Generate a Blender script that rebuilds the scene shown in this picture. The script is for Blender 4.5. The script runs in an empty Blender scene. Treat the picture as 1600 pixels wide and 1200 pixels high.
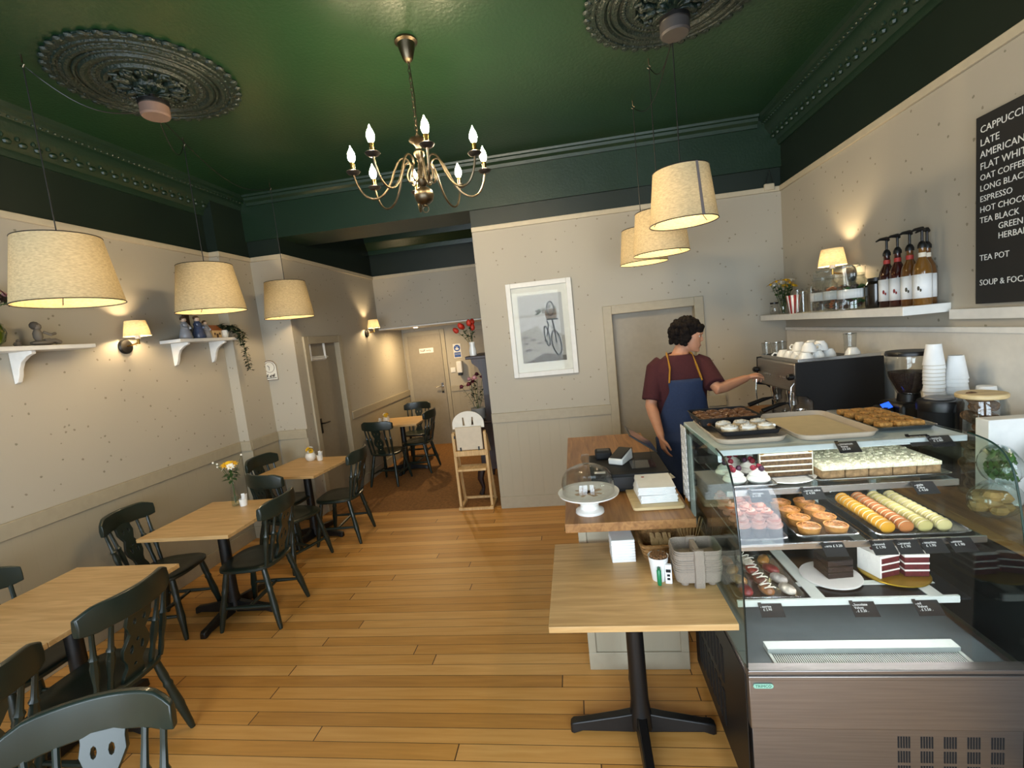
import bpy, bmesh, math, random
from mathutils import Vector, Matrix
PI=math.pi
C=bpy.context.scene.collection
random.seed(7)

# ------------------------------------------------------------------ camera
F=730.0; EYE=1.87
def _rot():
    y=Vector((93,-89,F)).normalized(); h=Vector((1,-.104,0)); x=(h-y*h.dot(y)).normalized(); u=x.cross(y)
    if u.y>0: u=-u
    return x,y,u
RX,RY,RZ=_rot()                      # world axes seen in the camera's (right, down, forward) frame
CAM=Vector((0,0,EYE))
def ray(px,py):
    c=Vector((px-800,py-600,F)); return Vector((RX.dot(c),RY.dot(c),RZ.dot(c)))
def atz(px,py,z): r=ray(px,py); return CAM+r*((z-EYE)/r.z)
def aty(px,py,y): r=ray(px,py); return CAM+r*(y/r.y)
def atx(px,py,x): r=ray(px,py); return CAM+r*(x/r.x)
cam=bpy.data.cameras.new('camera'); co=bpy.data.objects.new('camera',cam); C.objects.link(co)
right=Vector((RX.x,RY.x,RZ.x)); down=Vector((RX.y,RY.y,RZ.y)); fwd=Vector((RX.z,RY.z,RZ.z))
m=Matrix.Identity(4)
for i in range(3): m[i][0]=right[i]; m[i][1]=-down[i]; m[i][2]=-fwd[i]; m[i][3]=CAM[i]
co.matrix_world=m
cam.sensor_width=36; cam.lens=F/1600*36; cam.clip_start=.05; cam.clip_end=60
sc=bpy.context.scene; sc.camera=co

# ------------------------------------------------------------------ world, daylight, exposure
w=bpy.data.worlds.new('world'); sc.world=w; w.use_nodes=True
w.node_tree.nodes['Background'].inputs[0].default_value=(.62,.78,1,1)
w.node_tree.nodes['Background'].inputs[1].default_value=.05
def area(name,loc,rot,sx,sy,power,col):
    l=bpy.data.lights.new(name,'AREA'); l.shape='RECTANGLE'; l.size=sx; l.size_y=sy; l.energy=power; l.color=col
    o=bpy.data.objects.new(name,l); C.objects.link(o); o.location=loc; o.rotation_euler=rot; return o
# daylight through the panes of the shop window behind the camera (window at Y=-1.6)
DAY=(.78,.88,1.0)
for i,(x0,x1) in enumerate(((-3.15,-1.75),(-1.65,-.25),(.55,1.9))):
    area('daylight',((x0+x1)/2,-1.75,1.55),(PI/2,0,0),x1-x0,2.5,(150,150,140)[i],DAY)
vs=sc.view_settings; sc.display_settings.display_device='sRGB'
vs.view_transform='Standard'; vs.look='None'; vs.gamma=1; vs.use_curve_mapping=False; vs.exposure=-0.18
cy=sc.cycles
cy.max_bounces=10; cy.diffuse_bounces=4; cy.glossy_bounces=4; cy.transmission_bounces=8; cy.transparent_max_bounces=24
cy.caustics_reflective=False; cy.caustics_refractive=False; cy.sample_clamp_indirect=4; cy.blur_glossy=1.0
cy.use_denoising=True


# ------------------------------------------------------------------ materials
def lin(h):
    h=h.lstrip('#'); v=[int(h[i:i+2],16)/255 for i in (0,2,4)]
    return tuple(c/12.92 if c<=.04045 else ((c+.055)/1.055)**2.4 for c in v)+(1,)
def NT(name):
    m=bpy.data.materials.new(name); m.use_nodes=True; nt=m.node_tree; return m,nt,nt.nodes['Principled BSDF']
def nd(nt,t,**k):
    n=nt.nodes.new(t)
    for a,b in k.items(): setattr(n,a,b)
    return n
def mat(name,col,rough=.5,metal=0,var=0,scale=20,bump=0,bscale=80,coat=0,spec=None,trans=0,emit=0,ecol=None,stretch=None,sheen=0):
    m,nt,b=NT(name); col=lin(col) if isinstance(col,str) else col
    b.inputs['Base Color'].default_value=col; b.inputs['Roughness'].default_value=rough; b.inputs['Metallic'].default_value=metal
    if coat: b.inputs['Coat Weight'].default_value=coat; b.inputs['Coat Roughness'].default_value=.1
    if spec is not None: b.inputs['Specular IOR Level'].default_value=spec
    if emit: b.inputs['Emission Color'].default_value=lin(ecol) if isinstance(ecol,str) else (ecol or col); b.inputs['Emission Strength'].default_value=emit
    if sheen: b.inputs['Sheen Weight'].default_value=sheen
    tc=nd(nt,'ShaderNodeTexCoord'); src=tc.outputs['Object']
    if stretch:
        mp=nd(nt,'ShaderNodeMapping'); mp.inputs['Scale'].default_value=stretch; nt.links.new(src,mp.inputs[0]); src=mp.outputs[0]
    nz=nd(nt,'ShaderNodeTexNoise'); nz.inputs['Scale'].default_value=scale; nz.inputs['Detail'].default_value=4; nt.links.new(src,nz.inputs['Vector'])
    v=var or .04
    r=nd(nt,'ShaderNodeValToRGB'); r.color_ramp.elements[0].position=.3; r.color_ramp.elements[1].position=.7
    r.color_ramp.elements[0].color=tuple(max(0,c*(1-v)) for c in col[:3])+(1,); r.color_ramp.elements[1].color=tuple(min(1,c*(1+v)) for c in col[:3])+(1,)
    nt.links.new(nz.outputs['Fac'],r.inputs[0]); nt.links.new(r.outputs[0],b.inputs['Base Color'])
    if bump:
        n2=nd(nt,'ShaderNodeTexNoise'); n2.inputs['Scale'].default_value=bscale; n2.inputs['Detail'].default_value=3; nt.links.new(src,n2.inputs['Vector'])
        bp=nd(nt,'ShaderNodeBump'); bp.inputs['Strength'].default_value=bump; bp.inputs['Distance'].default_value=.01
        nt.links.new(n2.outputs['Fac'],bp.inputs['Height']); nt.links.new(bp.outputs[0],b.inputs['Normal'])
    return m
def glassmat(name,tint=(.97,.985,.98),rough=.02,fac=1.0):
    m=bpy.data.materials.new(name); m.use_nodes=True; nt=m.node_tree; nt.nodes.clear()
    o=nd(nt,'ShaderNodeOutputMaterial'); mx=nd(nt,'ShaderNodeMixShader'); t=nd(nt,'ShaderNodeBsdfTransparent'); g=nd(nt,'ShaderNodeBsdfGlossy')
    t.inputs[0].default_value=tint+(1,); g.inputs['Roughness'].default_value=rough
    fr=nd(nt,'ShaderNodeLayerWeight'); fr.inputs[0].default_value=.5
    pw=nd(nt,'ShaderNodeMath',operation='POWER'); pw.inputs[1].default_value=5; nt.links.new(fr.outputs['Facing'],pw.inputs[0])
    mu=nd(nt,'ShaderNodeMath',operation='MULTIPLY_ADD'); mu.inputs[1].default_value=.8*min(1,fac); mu.inputs[2].default_value=.035*fac
    nt.links.new(pw.outputs[0],mu.inputs[0]); nt.links.new(mu.outputs[0],mx.inputs[0])
    nt.links.new(t.outputs[0],mx.inputs[1]); nt.links.new(g.outputs[0],mx.inputs[2]); nt.links.new(mx.outputs[0],o.inputs[0]); return m
def emitmat(name,col,s):
    m=bpy.data.materials.new(name); m.use_nodes=True; nt=m.node_tree; nt.nodes.clear()
    o=nd(nt,'ShaderNodeOutputMaterial'); e=nd(nt,'ShaderNodeEmission'); e.inputs[0].default_value=tuple(col)+(1,); e.inputs[1].default_value=s
    nt.links.new(e.outputs[0],o.inputs[0]); return m
def shademat(name,col,inner,k=.5):
    # linen cloth: diffuse outside, lets lamp light glow through
    m=bpy.data.materials.new(name); m.use_nodes=True; nt=m.node_tree; nt.nodes.clear()
    o=nd(nt,'ShaderNodeOutputMaterial'); mx=nd(nt,'ShaderNodeMixShader'); d=nd(nt,'ShaderNodeBsdfDiffuse'); t=nd(nt,'ShaderNodeBsdfTranslucent')
    tc=nd(nt,'ShaderNodeTexCoord'); nz=nd(nt,'ShaderNodeTexNoise'); mp=nd(nt,'ShaderNodeMapping'); mp.inputs['Scale'].default_value=(1,1,3)
    nz.inputs['Scale'].default_value=55; nz.inputs['Detail'].default_value=5
    nt.links.new(tc.outputs['Object'],mp.inputs[0]); nt.links.new(mp.outputs[0],nz.inputs['Vector'])
    r=nd(nt,'ShaderNodeValToRGB'); c=lin(col); r.color_ramp.elements[0].position=.3; r.color_ramp.elements[1].position=.7
    r.color_ramp.elements[0].color=tuple(x*.7 for x in c[:3])+(1,); r.color_ramp.elements[1].color=c
    nt.links.new(nz.outputs['Fac'],r.inputs[0]); nt.links.new(r.outputs[0],d.inputs[0]); nt.links.new(r.outputs[0],t.inputs[0])
    mx.inputs[0].default_value=k; nt.links.new(d.outputs[0],mx.inputs[1]); nt.links.new(t.outputs[0],mx.inputs[2]); nt.links.new(mx.outputs[0],o.inputs[0]); return m
def wallpaper():
    m,nt,b=NT('sprig_wallpaper'); b.inputs['Roughness'].default_value=.75
    tc=nd(nt,'ShaderNodeTexCoord'); vo=nd(nt,'ShaderNodeTexVoronoi'); vo.inputs['Scale'].default_value=13
    nz=nd(nt,'ShaderNodeTexNoise'); nz.inputs['Scale'].default_value=60
    mixv=nd(nt,'ShaderNodeVectorMath',operation='ADD'); sub=nd(nt,'ShaderNodeVectorMath',operation='SCALE'); sub.inputs['Scale'].default_value=.012
    nt.links.new(tc.outputs['Object'],nz.inputs['Vector']); nt.links.new(nz.outputs['Color'],sub.inputs[0]); nt.links.new(sub.outputs[0],mixv.inputs[1]); nt.links.new(tc.outputs['Object'],mixv.inputs[0])
    nt.links.new(mixv.outputs[0],vo.inputs['Vector'])
    lt=nd(nt,'ShaderNodeMath',operation='LESS_THAN'); lt.inputs[1].default_value=.105; nt.links.new(vo.outputs['Distance'],lt.inputs[0])
    rm=nd(nt,'ShaderNodeMix',data_type='RGBA'); rm.inputs['A'].default_value=lin('#aea798'); 
    r=nd(nt,'ShaderNodeValToRGB'); r.color_ramp.elements[0].color=lin('#7d7b69'); r.color_ramp.elements[1].color=lin('#8d8372')
    nt.links.new(vo.outputs['Color'],r.inputs[0]); nt.links.new(r.outputs[0],rm.inputs['B']); nt.links.new(lt.outputs[0],rm.inputs['Factor'])
    nt.links.new(rm.outputs['Result'],b.inputs['Base Color']); return m
def floorboards():
    m,nt,b=NT('oak_floorboards'); L=nt.links.new
    tc=nd(nt,'ShaderNodeTexCoord'); sp=nd(nt,'ShaderNodeSeparateXYZ'); L(tc.outputs['Object'],sp.inputs[0])
    def M(op,a,bv=None):
        n=nd(nt,'ShaderNodeMath',operation=op)
        for i,x in enumerate((a,bv)):
            if x is None: continue
            if isinstance(x,(int,float)): n.inputs[i].default_value=x
            else: L(x,n.inputs[i])
        return n.outputs[0]
    yv=M('DIVIDE',sp.outputs['Y'],.087); row=M('FLOOR',yv); fy=M('FRACT',yv)
    wn=nd(nt,'ShaderNodeTexWhiteNoise',noise_dimensions='1D'); L(row,wn.inputs['W'])
    xs=M('ADD',M('DIVIDE',sp.outputs['X'],2.3),M('MULTIPLY',wn.outputs['Value'],7.3)); col=M('FLOOR',xs); fx=M('FRACT',xs)
    cb=nd(nt,'ShaderNodeCombineXYZ'); L(row,cb.inputs[0]); L(col,cb.inputs[1])
    w2=nd(nt,'ShaderNodeTexWhiteNoise',noise_dimensions='2D'); L(cb.outputs[0],w2.inputs['Vector'])
    mp=nd(nt,'ShaderNodeMapping'); mp.inputs['Scale'].default_value=(1.6,26,1); L(tc.outputs['Object'],mp.inputs[0])
    ad=nd(nt,'ShaderNodeVectorMath',operation='ADD'); L(mp.outputs[0],ad.inputs[0]); sc2=nd(nt,'ShaderNodeVectorMath',operation='SCALE'); sc2.inputs['Scale'].default_value=40; L(cb.outputs[0],sc2.inputs[0]); L(sc2.outputs[0],ad.inputs[1])
    nz=nd(nt,'ShaderNodeTexNoise'); nz.inputs['Scale'].default_value=1.6; nz.inputs['Detail'].default_value=6; nz.inputs['Distortion'].default_value=.6; L(ad.outputs[0],nz.inputs['Vector'])
    t=M('ADD',M('ADD',M('MULTIPLY',w2.outputs['Value'],.46),.08),M('MULTIPLY',nz.outputs['Fac'],.5))
    r=nd(nt,'ShaderNodeValToRGB'); r.color_ramp.elements[0].position=.12; r.color_ramp.elements[0].color=lin('#9c692d'); r.color_ramp.elements[1].position=.95; r.color_ramp.elements[1].color=lin('#e2ae68')
    e=r.color_ramp.elements.new(.5); e.color=lin('#c68c42'); L(t,r.inputs[0])
    gap=M('MAXIMUM',M('LESS_THAN',fy,.035),M('LESS_THAN',fx,.0025))
    mx=nd(nt,'ShaderNodeMix',data_type='RGBA'); L(gap,mx.inputs['Factor']); L(r.outputs[0],mx.inputs['A']); mx.inputs['B'].default_value=lin('#4a2f18')
    L(mx.outputs['Result'],b.inputs['Base Color']); b.inputs['Roughness'].default_value=.42
    bp=nd(nt,'ShaderNodeBump',invert=True); bp.inputs['Strength'].default_value=.3; bp.inputs['Distance'].default_value=.003; L(gap,bp.inputs['Height']); L(bp.outputs[0],b.inputs['Normal']); return m
def wood(name,dark,light,rough=.45,axis=0,scale=1.0,coat=0):
    m,nt,b=NT(name); L=nt.links.new
    tc=nd(nt,'ShaderNodeTexCoord'); mp=nd(nt,'ShaderNodeMapping'); s=[22*scale]*3; s[axis]=1.6*scale; mp.inputs['Scale'].default_value=s
    L(tc.outputs['Object'],mp.inputs[0]); nz=nd(nt,'ShaderNodeTexNoise'); nz.inputs['Scale'].default_value=1.5; nz.inputs['Detail'].default_value=7; nz.inputs['Distortion'].default_value=1.0; L(mp.outputs[0],nz.inputs['Vector'])
    r=nd(nt,'ShaderNodeValToRGB'); r.color_ramp.elements[0].position=.3; r.color_ramp.elements[0].color=lin(dark); r.color_ramp.elements[1].position=.68; r.color_ramp.elements[1].color=lin(light)
    L(nz.outputs['Fac'],r.inputs[0]); L(r.outputs[0],b.inputs['Base Color']); b.inputs['Roughness'].default_value=rough
    if coat: b.inputs['Coat Weight'].default_value=coat
    return m
def panelling(name,col,axis,pitch=.1):
    m,nt,b=NT(name); L=nt.links.new; b.inputs['Roughness'].default_value=.5
    tc=nd(nt,'ShaderNodeTexCoord'); sp=nd(nt,'ShaderNodeSeparateXYZ'); L(tc.outputs['Object'],sp.inputs[0])
    a=nd(nt,'ShaderNodeMath',operation='DIVIDE'); a.inputs[1].default_value=pitch; L(sp.outputs[axis],a.inputs[0]); fr=nd(nt,'ShaderNodeMath',operation='FRACT'); L(a.outputs[0],fr.inputs[0])
    lt=nd(nt,'ShaderNodeMath',operation='LESS_THAN'); lt.inputs[1].default_value=.05; L(fr.outputs[0],lt.inputs[0])
    b.inputs['Base Color'].default_value=lin(col)
    bp=nd(nt,'ShaderNodeBump',invert=True); bp.inputs['Strength'].default_value=.8; bp.inputs['Distance'].default_value=.004; L(lt.outputs[0],bp.inputs['Height']); L(bp.outputs[0],b.inputs['Normal']); return m
def checker(name,a,bc,s):
    m,nt,b=NT(name); tc=nd(nt,'ShaderNodeTexCoord'); ch=nd(nt,'ShaderNodeTexChecker'); ch.inputs['Scale'].default_value=s
    ch.inputs[1].default_value=lin(a); ch.inputs[2].default_value=lin(bc); nt.links.new(tc.outputs['Object'],ch.inputs[0]); nt.links.new(ch.outputs[0],b.inputs['Base Color']); b.inputs['Roughness'].default_value=.9; return m

PAPER=wallpaper(); FLOOR=floorboards()
GREEN=mat('dark_green_paint','#17341d',.33,var=.06,scale=3,bump=.22,bscale=45); FRIEZE=mat('black_green_frieze','#0c1c13',.5,var=.06,scale=3); GREEN2=mat('deep_green','#12291a',.4,var=.06,scale=3,bump=.15,bscale=45); ROSEG=mat('green_plaster_relief','#10201a',.42,var=.3,scale=40,bump=.9,bscale=70)  # friezes, beam and cornices get darker tones of the ceiling green
DADO='#a49a84'
DADOX=panelling('beige_panelling_x',DADO,0,.11); DADOY=panelling('beige_panelling_y',DADO,1,.11); DADOP=mat('beige_paint',DADO,.5)
TRIMC=mat('cream_rail_paint','#bfb49c',.5)
CARPET=mat('brown_carpet','#8a6032',.95,var=.25,scale=30,bump=.6,bscale=200)
WHITE=mat('white_paint','#e4e2dc',.45); WHITEG=mat('white_ceramic','#ecebe6',.15,coat=.5); PAPERW=mat('white_paper','#ececea',.8)
DOORP=mat('taupe_door_paint','#918877',.5)
CHAIRG=mat('dark_green_chair_paint','#17231d',.36,var=.12,scale=12,coat=.15)
BLACK=mat('black_metal','#0d0d0e',.4); BLACKP=mat('black_plastic','#08080a',.4); BLACKM=mat('black_matte','#08080a',.75)
TOPW=wood('light_oak_laminate','#b48e5a','#d2ad78',.4,0)
WORKT=wood('oak_block_worktop','#80552e','#a97a47',.4,1)
WORKE=wood('oak_worktop_x','#80552e','#a97a47',.4,0)
PINE=wood('pine_wood','#b5905c','#d8b682',.5,2)
PALEW=wood('pale_bamboo','#c3a878','#dec797',.5,0)
MAHOG=wood('dark_mahogany','#1b0d09','#33190f',.5,2,coat=.08)
STEEL=mat('brushed_steel','#a09b98',.42,1.0,var=.08,scale=4,stretch=(1,1,40)); CHROME=mat('chrome','#d8d8d8',.12,1)
ALU=mat('tray_steel','#c4c6c8',.25,1)
DARKSTEEL=mat('dark_steel','#3a3836',.45,.8); BRASS=mat('antique_brass','#5c5344',.36,1,var=.3,scale=15); BRIGHTB=mat('bright_brass','#b08d4a',.25,1)
GLASS=glassmat('clear_glass'); GLASSG=glassmat('green_tinted_glass',(.86,.93,.89)); GLASST=glassmat('thin_clear_glass',(.93,.94,.94),.03,1.3)
GLASSP=glassmat('print_glazing',(.97,.98,.97),.02,.2); GLASSD=glassmat('smoky_glass',(.62,.60,.58),.04,1.2)
PLASTICB=glassmat('clear_plastic_bag',(.9,.93,.93),.12,2.2)
LINEN=shademat('linen_shade','#c9b58e',0,.055); LINENI=mat('white_shade_lining','#f4efe2',.8)
BULB=emitmat('lit_candle_bulb',(1,.78,.48),560); BULBP=emitmat('lit_pendant_bulb',(1,.76,.44),210); BULBS=emitmat('lit_sconce_bulb',(1,.74,.42),650)
LED=emitmat('white_led_strip',(1,.98,.95),60); LEDT=emitmat('soft_led_strip',(1,.98,.95),17); SPOT=emitmat('lit_downlight',(1,.72,.38),2200)
LEAF=mat('green_leaf','#2f4a22',.5,var=.35,scale=25); LEAFD=mat('dark_leaf','#1c2a18',.5,var=.35,scale=25); STEM=mat('green_stem','#41562c',.6)
YEL=mat('yellow_petal','#e8b81e',.6,var=.15); REDP=mat('dark_red_petal','#5b1626',.6,var=.3); TUL=mat('red_tulip','#b8301f',.5,var=.2); PINK=mat('pink_petal','#c78e93',.6)
WPET=mat('white_petal','#eeeadd',.6)
KRAFT=mat('grey_pulp_card','#93877a',.95,bump=.4,bscale=150); WICK=mat('wicker','#9a7140',.7,var=.4,scale=60,bump=.6,bscale=120)
CREAM=mat('whipped_cream','#f3efe4',.5,bump=.4,bscale=60); CARD=mat('slate_card','#18191a',.7); CHALK=mat('white_chalk','#e6e6e2',.8)

# ------------------------------------------------------------------ mesh helpers
def xf(loc=(0,0,0),rz=0,rx=0,ry=0,s=1):
    return Matrix.Translation(loc)@Matrix.Rotation(rz,4,'Z')@Matrix.Rotation(ry,4,'Y')@Matrix.Rotation(rx,4,'X')@Matrix.Scale(s,4)
class MB:
    def __init__(s): s.v=[]; s.f=[]; s.m=[]
    def add(s,vs,fs,mi=0,M=None):
        o=len(s.v)
        for v in vs:
            v=Vector(v); s.v.append(M@v if M is not None else v)
        for f in fs: s.f.append([i+o for i in f]); s.m.append(mi)
        return s
    def box(s,x0,x1,y0,y1,z0,z1,mi=0,M=None):
        return s.add([(x,y,z) for z in (z0,z1) for y in (y0,y1) for x in (x0,x1)],[(0,2,3,1),(4,5,7,6),(0,1,5,4),(2,6,7,3),(0,4,6,2),(1,3,7,5)],mi,M)
    def cbox(s,c,d,mi=0,M=None): return s.box(c[0]-d[0]/2,c[0]+d[0]/2,c[1]-d[1]/2,c[1]+d[1]/2,c[2]-d[2]/2,c[2]+d[2]/2,mi,M)
    def lathe(s,pr,n=24,c=(0,0,0),mi=0,M=None,cap=True,closed=False):
        vs=[];rings=[]
        for r,z in pr:
            if r<=1e-6: rings.append([len(vs)]); vs.append((c[0],c[1],c[2]+z))
            else:
                rings.append(list(range(len(vs),len(vs)+n)))
                for k in range(n): a=2*PI*k/n; vs.append((c[0]+r*math.cos(a),c[1]+r*math.sin(a),c[2]+z))
        fs=[]
        def br(A,B):
            if len(A)==1 and len(B)==1: return
            for k in range(n):
                k2=(k+1)%n
                if len(A)==1: fs.append((A[0],B[k2],B[k]))
                elif len(B)==1: fs.append((A[k],A[k2],B[0]))
                else: fs.append((A[k],A[k2],B[k2],B[k]))
        for A,B in zip(rings,rings[1:]): br(A,B)
        if closed: br(rings[-1],rings[0])
        elif cap:
            if len(rings[0])>1: fs.append(tuple(reversed(rings[0])))
            if len(rings[-1])>1: fs.append(tuple(rings[-1]))
        return s.add(vs,fs,mi,M)
    def tube(s,pts,r,n=8,mi=0,M=None,closed=False,flat=1.0):
        pts=[Vector(p) for p in pts]; k=len(pts); rs=r if isinstance(r,(list,tuple)) else [r]*k
        vs=[];fs=[];up=None
        for i,p in enumerate(pts):
            a=pts[(i-1)%k] if (i>0 or closed) else p; b=pts[(i+1)%k] if (i<k-1 or closed) else p
            t=(b-a).normalized() if (b-a).length>1e-9 else Vector((0,0,1))
            if up is None: up=Vector((0,0,1)) if abs(t.z)<.9 else Vector((1,0,0))
            u=(up-t*up.dot(t)).normalized() if (up-t*up.dot(t)).length>1e-6 else t.orthogonal().normalized(); up=u; v=t.cross(u)
            for j in range(n): q=2*PI*j/n; vs.append(p+u*(math.sin(q)*rs[i]*flat)+v*(math.cos(q)*rs[i]))
        for i in range(k if closed else k-1):
            i2=(i+1)%k
            for j in range(n): j2=(j+1)%n; fs.append((i*n+j,i*n+j2,i2*n+j2,i2*n+j))
        if not closed: fs.append(tuple(reversed(range(n)))); fs.append(tuple(range((k-1)*n,k*n)))
        return s.add(vs,fs,mi,M)
    def sph(s,c,r,sc=(1,1,1),n=12,mi=0,M=None):
        h=max(4,n//2); pr=[(r*math.sin(PI*i/h),-r*math.cos(PI*i/h)) for i in range(h+1)]; pr[0]=(0,-r); pr[-1]=(0,r)
        T=Matrix.Translation(c)@Matrix.Diagonal((*sc,1)); return s.lathe(pr,n,mi=mi,M=(M@T if M is not None else T))
    def prism(s,poly,z0,z1,mi=0,M=None):
        n=len(poly); vs=[(x,y,z0) for x,y in poly]+[(x,y,z1) for x,y in poly]
        return s.add(vs,[tuple(reversed(range(n))),tuple(range(n,2*n))]+[(i,(i+1)%n,n+(i+1)%n,n+i) for i in range(n)],mi,M)
    def loft(s,rings,mi=0,M=None,cap=True):
        n=len(rings[0]); vs=[p for r in rings for p in r]; fs=[]
        for i in range(len(rings)-1):
            for j in range(n): j2=(j+1)%n; fs.append((i*n+j,i*n+j2,(i+1)*n+j2,(i+1)*n+j))
        if cap: fs+= [tuple(reversed(range(n))),tuple(range((len(rings)-1)*n,len(rings)*n))]
        return s.add(vs,fs,mi,M)
    def grid(s,fn,nu,nv,mi=0,M=None):
        vs=[fn(i/nu,j/nv) for j in range(nv+1) for i in range(nu+1)]
        return s.add(vs,[(j*(nu+1)+i,j*(nu+1)+i+1,(j+1)*(nu+1)+i+1,(j+1)*(nu+1)+i) for j in range(nv) for i in range(nu)],mi,M)
    def build(s,name,mats,parent=None,loc=(0,0,0),rz=0,bevel=0,smooth=38,sub=0,solid=0,seg=2,voxel=0,relax=6):
        me=bpy.data.meshes.new(name); bm=bmesh.new(); bv=[bm.verts.new(v) for v in s.v]
        for f,mi in zip(s.f,s.m):
            try: fc=bm.faces.new([bv[i] for i in f]); fc.material_index=mi; fc.smooth=True
            except ValueError: pass
        bmesh.ops.recalc_face_normals(bm,faces=bm.faces); bm.to_mesh(me); bm.free()
        for m_ in (mats if isinstance(mats,(list,tuple)) else [mats]): me.materials.append(m_)
        if smooth<179 and not voxel: me.set_sharp_from_angle(angle=math.radians(smooth))
        o=bpy.data.objects.new(name,me); C.objects.link(o); o.parent=parent; o.location=loc; o.rotation_euler=(0,0,rz)
        if bevel: b=o.modifiers.new('bevel','BEVEL'); b.width=bevel; b.segments=seg; b.limit_method='ANGLE'; b.harden_normals=False
        if solid: q=o.modifiers.new('solid','SOLIDIFY'); q.thickness=solid; q.offset=0
        if voxel:
            q=o.modifiers.new('remesh','REMESH'); q.mode='VOXEL'; q.voxel_size=voxel; q.use_smooth_shade=True
            q=o.modifiers.new('smooth','SMOOTH'); q.factor=.5; q.iterations=relax
        if sub: q=o.modifiers.new('sub','SUBSURF'); q.levels=sub; q.render_levels=sub
        return o
def tag(o,label=None,cat=None,group=None,kind=None):
    if label: o['label']=label
    if cat: o['category']=cat
    if group: o['group']=group
    if kind: o['kind']=kind
    return o
def thing(name,label,cat,loc=(0,0,0),rz=0,group=None):
    o=bpy.data.objects.new(name,None); C.objects.link(o); o.location=loc; o.rotation_euler=(0,0,rz); o.empty_display_size=.05
    return tag(o,label,cat,group)
def struct(name,mb,m,**k): o=mb.build(name,m,**k); o['kind']='structure'; return o
def sbox(name,x0,x1,y0,y1,z0,z1,m,**k): return struct(name,MB().box(x0,x1,y0,y1,z0,z1),m,**k)
def kids(o): return [c for c in bpy.data.objects if c.parent==o]
def copy_tree(o,parent=None):
    c=o.copy(); C.objects.link(c); c.parent=parent
    for ch in kids(o): copy_tree(ch,c)
    return c
def dup(o,loc,rz=0,label=None,group=None,scale=None):
    c=copy_tree(o); c.location=loc; c.rotation_euler=(0,0,rz)
    if label: c['label']=label
    if group: c['group']=group
    if scale: c.scale=(scale,)*3
    return c
def from_curve(name,cu,mats,parent,M):
    t=bpy.data.objects.new('tmp',cu); C.objects.link(t); dg=bpy.context.evaluated_depsgraph_get(); me=bpy.data.meshes.new_from_object(t.evaluated_get(dg)); 
    bpy.data.objects.remove(t); bpy.data.curves.remove(cu); me.transform(M); me.materials.clear()
    for m_ in (mats if isinstance(mats,(list,tuple)) else [mats]): me.materials.append(m_)
    o=bpy.data.objects.new(name,me); C.objects.link(o); o.parent=parent; return o
def text(name,lines,size,m_,parent,M,ext=.0004,align='LEFT',space=1.0):
    cu=bpy.data.curves.new(name,'FONT'); cu.body=lines; cu.size=size; cu.extrude=ext; cu.align_x=align; cu.space_line=space; cu.resolution_u=2
    return from_curve(name,cu,m_,parent,M)
def cut(name,outer,holes,depth,m_,parent,M,bev=0):
    cu=bpy.data.curves.new(name,'CURVE'); cu.dimensions='2D'; cu.fill_mode='BOTH'; cu.extrude=depth/2; cu.bevel_depth=bev
    for pl in [outer]+holes:
        sp=cu.splines.new('POLY'); sp.points.add(len(pl)-1); sp.use_cyclic_u=True
        for p,q in zip(sp.points,pl): p.co=(q[0],q[1],0,1)
    return from_curve(name,cu,m_,parent,M)
def circ(cx,cy,rx,ry=None,n=12,a0=0): ry=ry or rx; return [(cx+rx*math.cos(a0+2*PI*k/n),cy+ry*math.sin(a0+2*PI*k/n)) for k in range(n)]
def rrect(x0,x1,y0,y1,r,n=5):
    p=[]
    for cx,cy,a in ((x1-r,y1-r,0),(x0+r,y1-r,90),(x0+r,y0+r,180),(x1-r,y0+r,270)):
        for k in range(n+1): t=math.radians(a+90*k/n); p.append((cx+r*math.cos(t),cy+r*math.sin(t)))
    return p
def basis(o,x,y,z):                     # matrix whose local x,y,z axes lie along the given world vectors
    M=Matrix.Identity(4)
    for i in range(3): M[i][0]=x[i]; M[i][1]=y[i]; M[i][2]=z[i]; M[i][3]=o[i]
    return M
U=lambda a:Vector(a).normalized()

# ================================================================== SETTING
CZ=3.6; RZ_=2.96          # ceiling height, picture rail height
XL,XR,YB,YF=-3.51,2.04,4.83,-1.6; XP=-3.03; YP=7.16; YE=8.15; XPR=-.80
sbox('floor',-3.66,2.2,YF-.15,4.9,-.1,0,FLOOR)
sbox('floor_passage',-3.2,-.65,4.9,8.3,-.1,.004,CARPET)
sbox('ceiling',-3.66,2.2,YF-.15,8.3,CZ,CZ+.1,GREEN)
def wallx(name,x0,x1,y0,y1,m,z0=0,z1=CZ): return sbox(name,x0,x1,y0,y1,z0,z1,m)
# left wall, its pilaster, the return wall and the passage wall: paper below the picture rail, green above
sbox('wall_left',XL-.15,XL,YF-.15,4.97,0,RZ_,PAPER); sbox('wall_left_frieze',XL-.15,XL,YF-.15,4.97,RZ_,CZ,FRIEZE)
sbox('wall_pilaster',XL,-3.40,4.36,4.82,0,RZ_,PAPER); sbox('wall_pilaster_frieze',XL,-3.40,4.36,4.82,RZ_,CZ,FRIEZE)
sbox('wall_return',XL,XP,4.82,4.97,0,RZ_,PAPER); sbox('wall_return_frieze',XL,XP,4.82,4.97,RZ_,CZ,FRIEZE)
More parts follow.
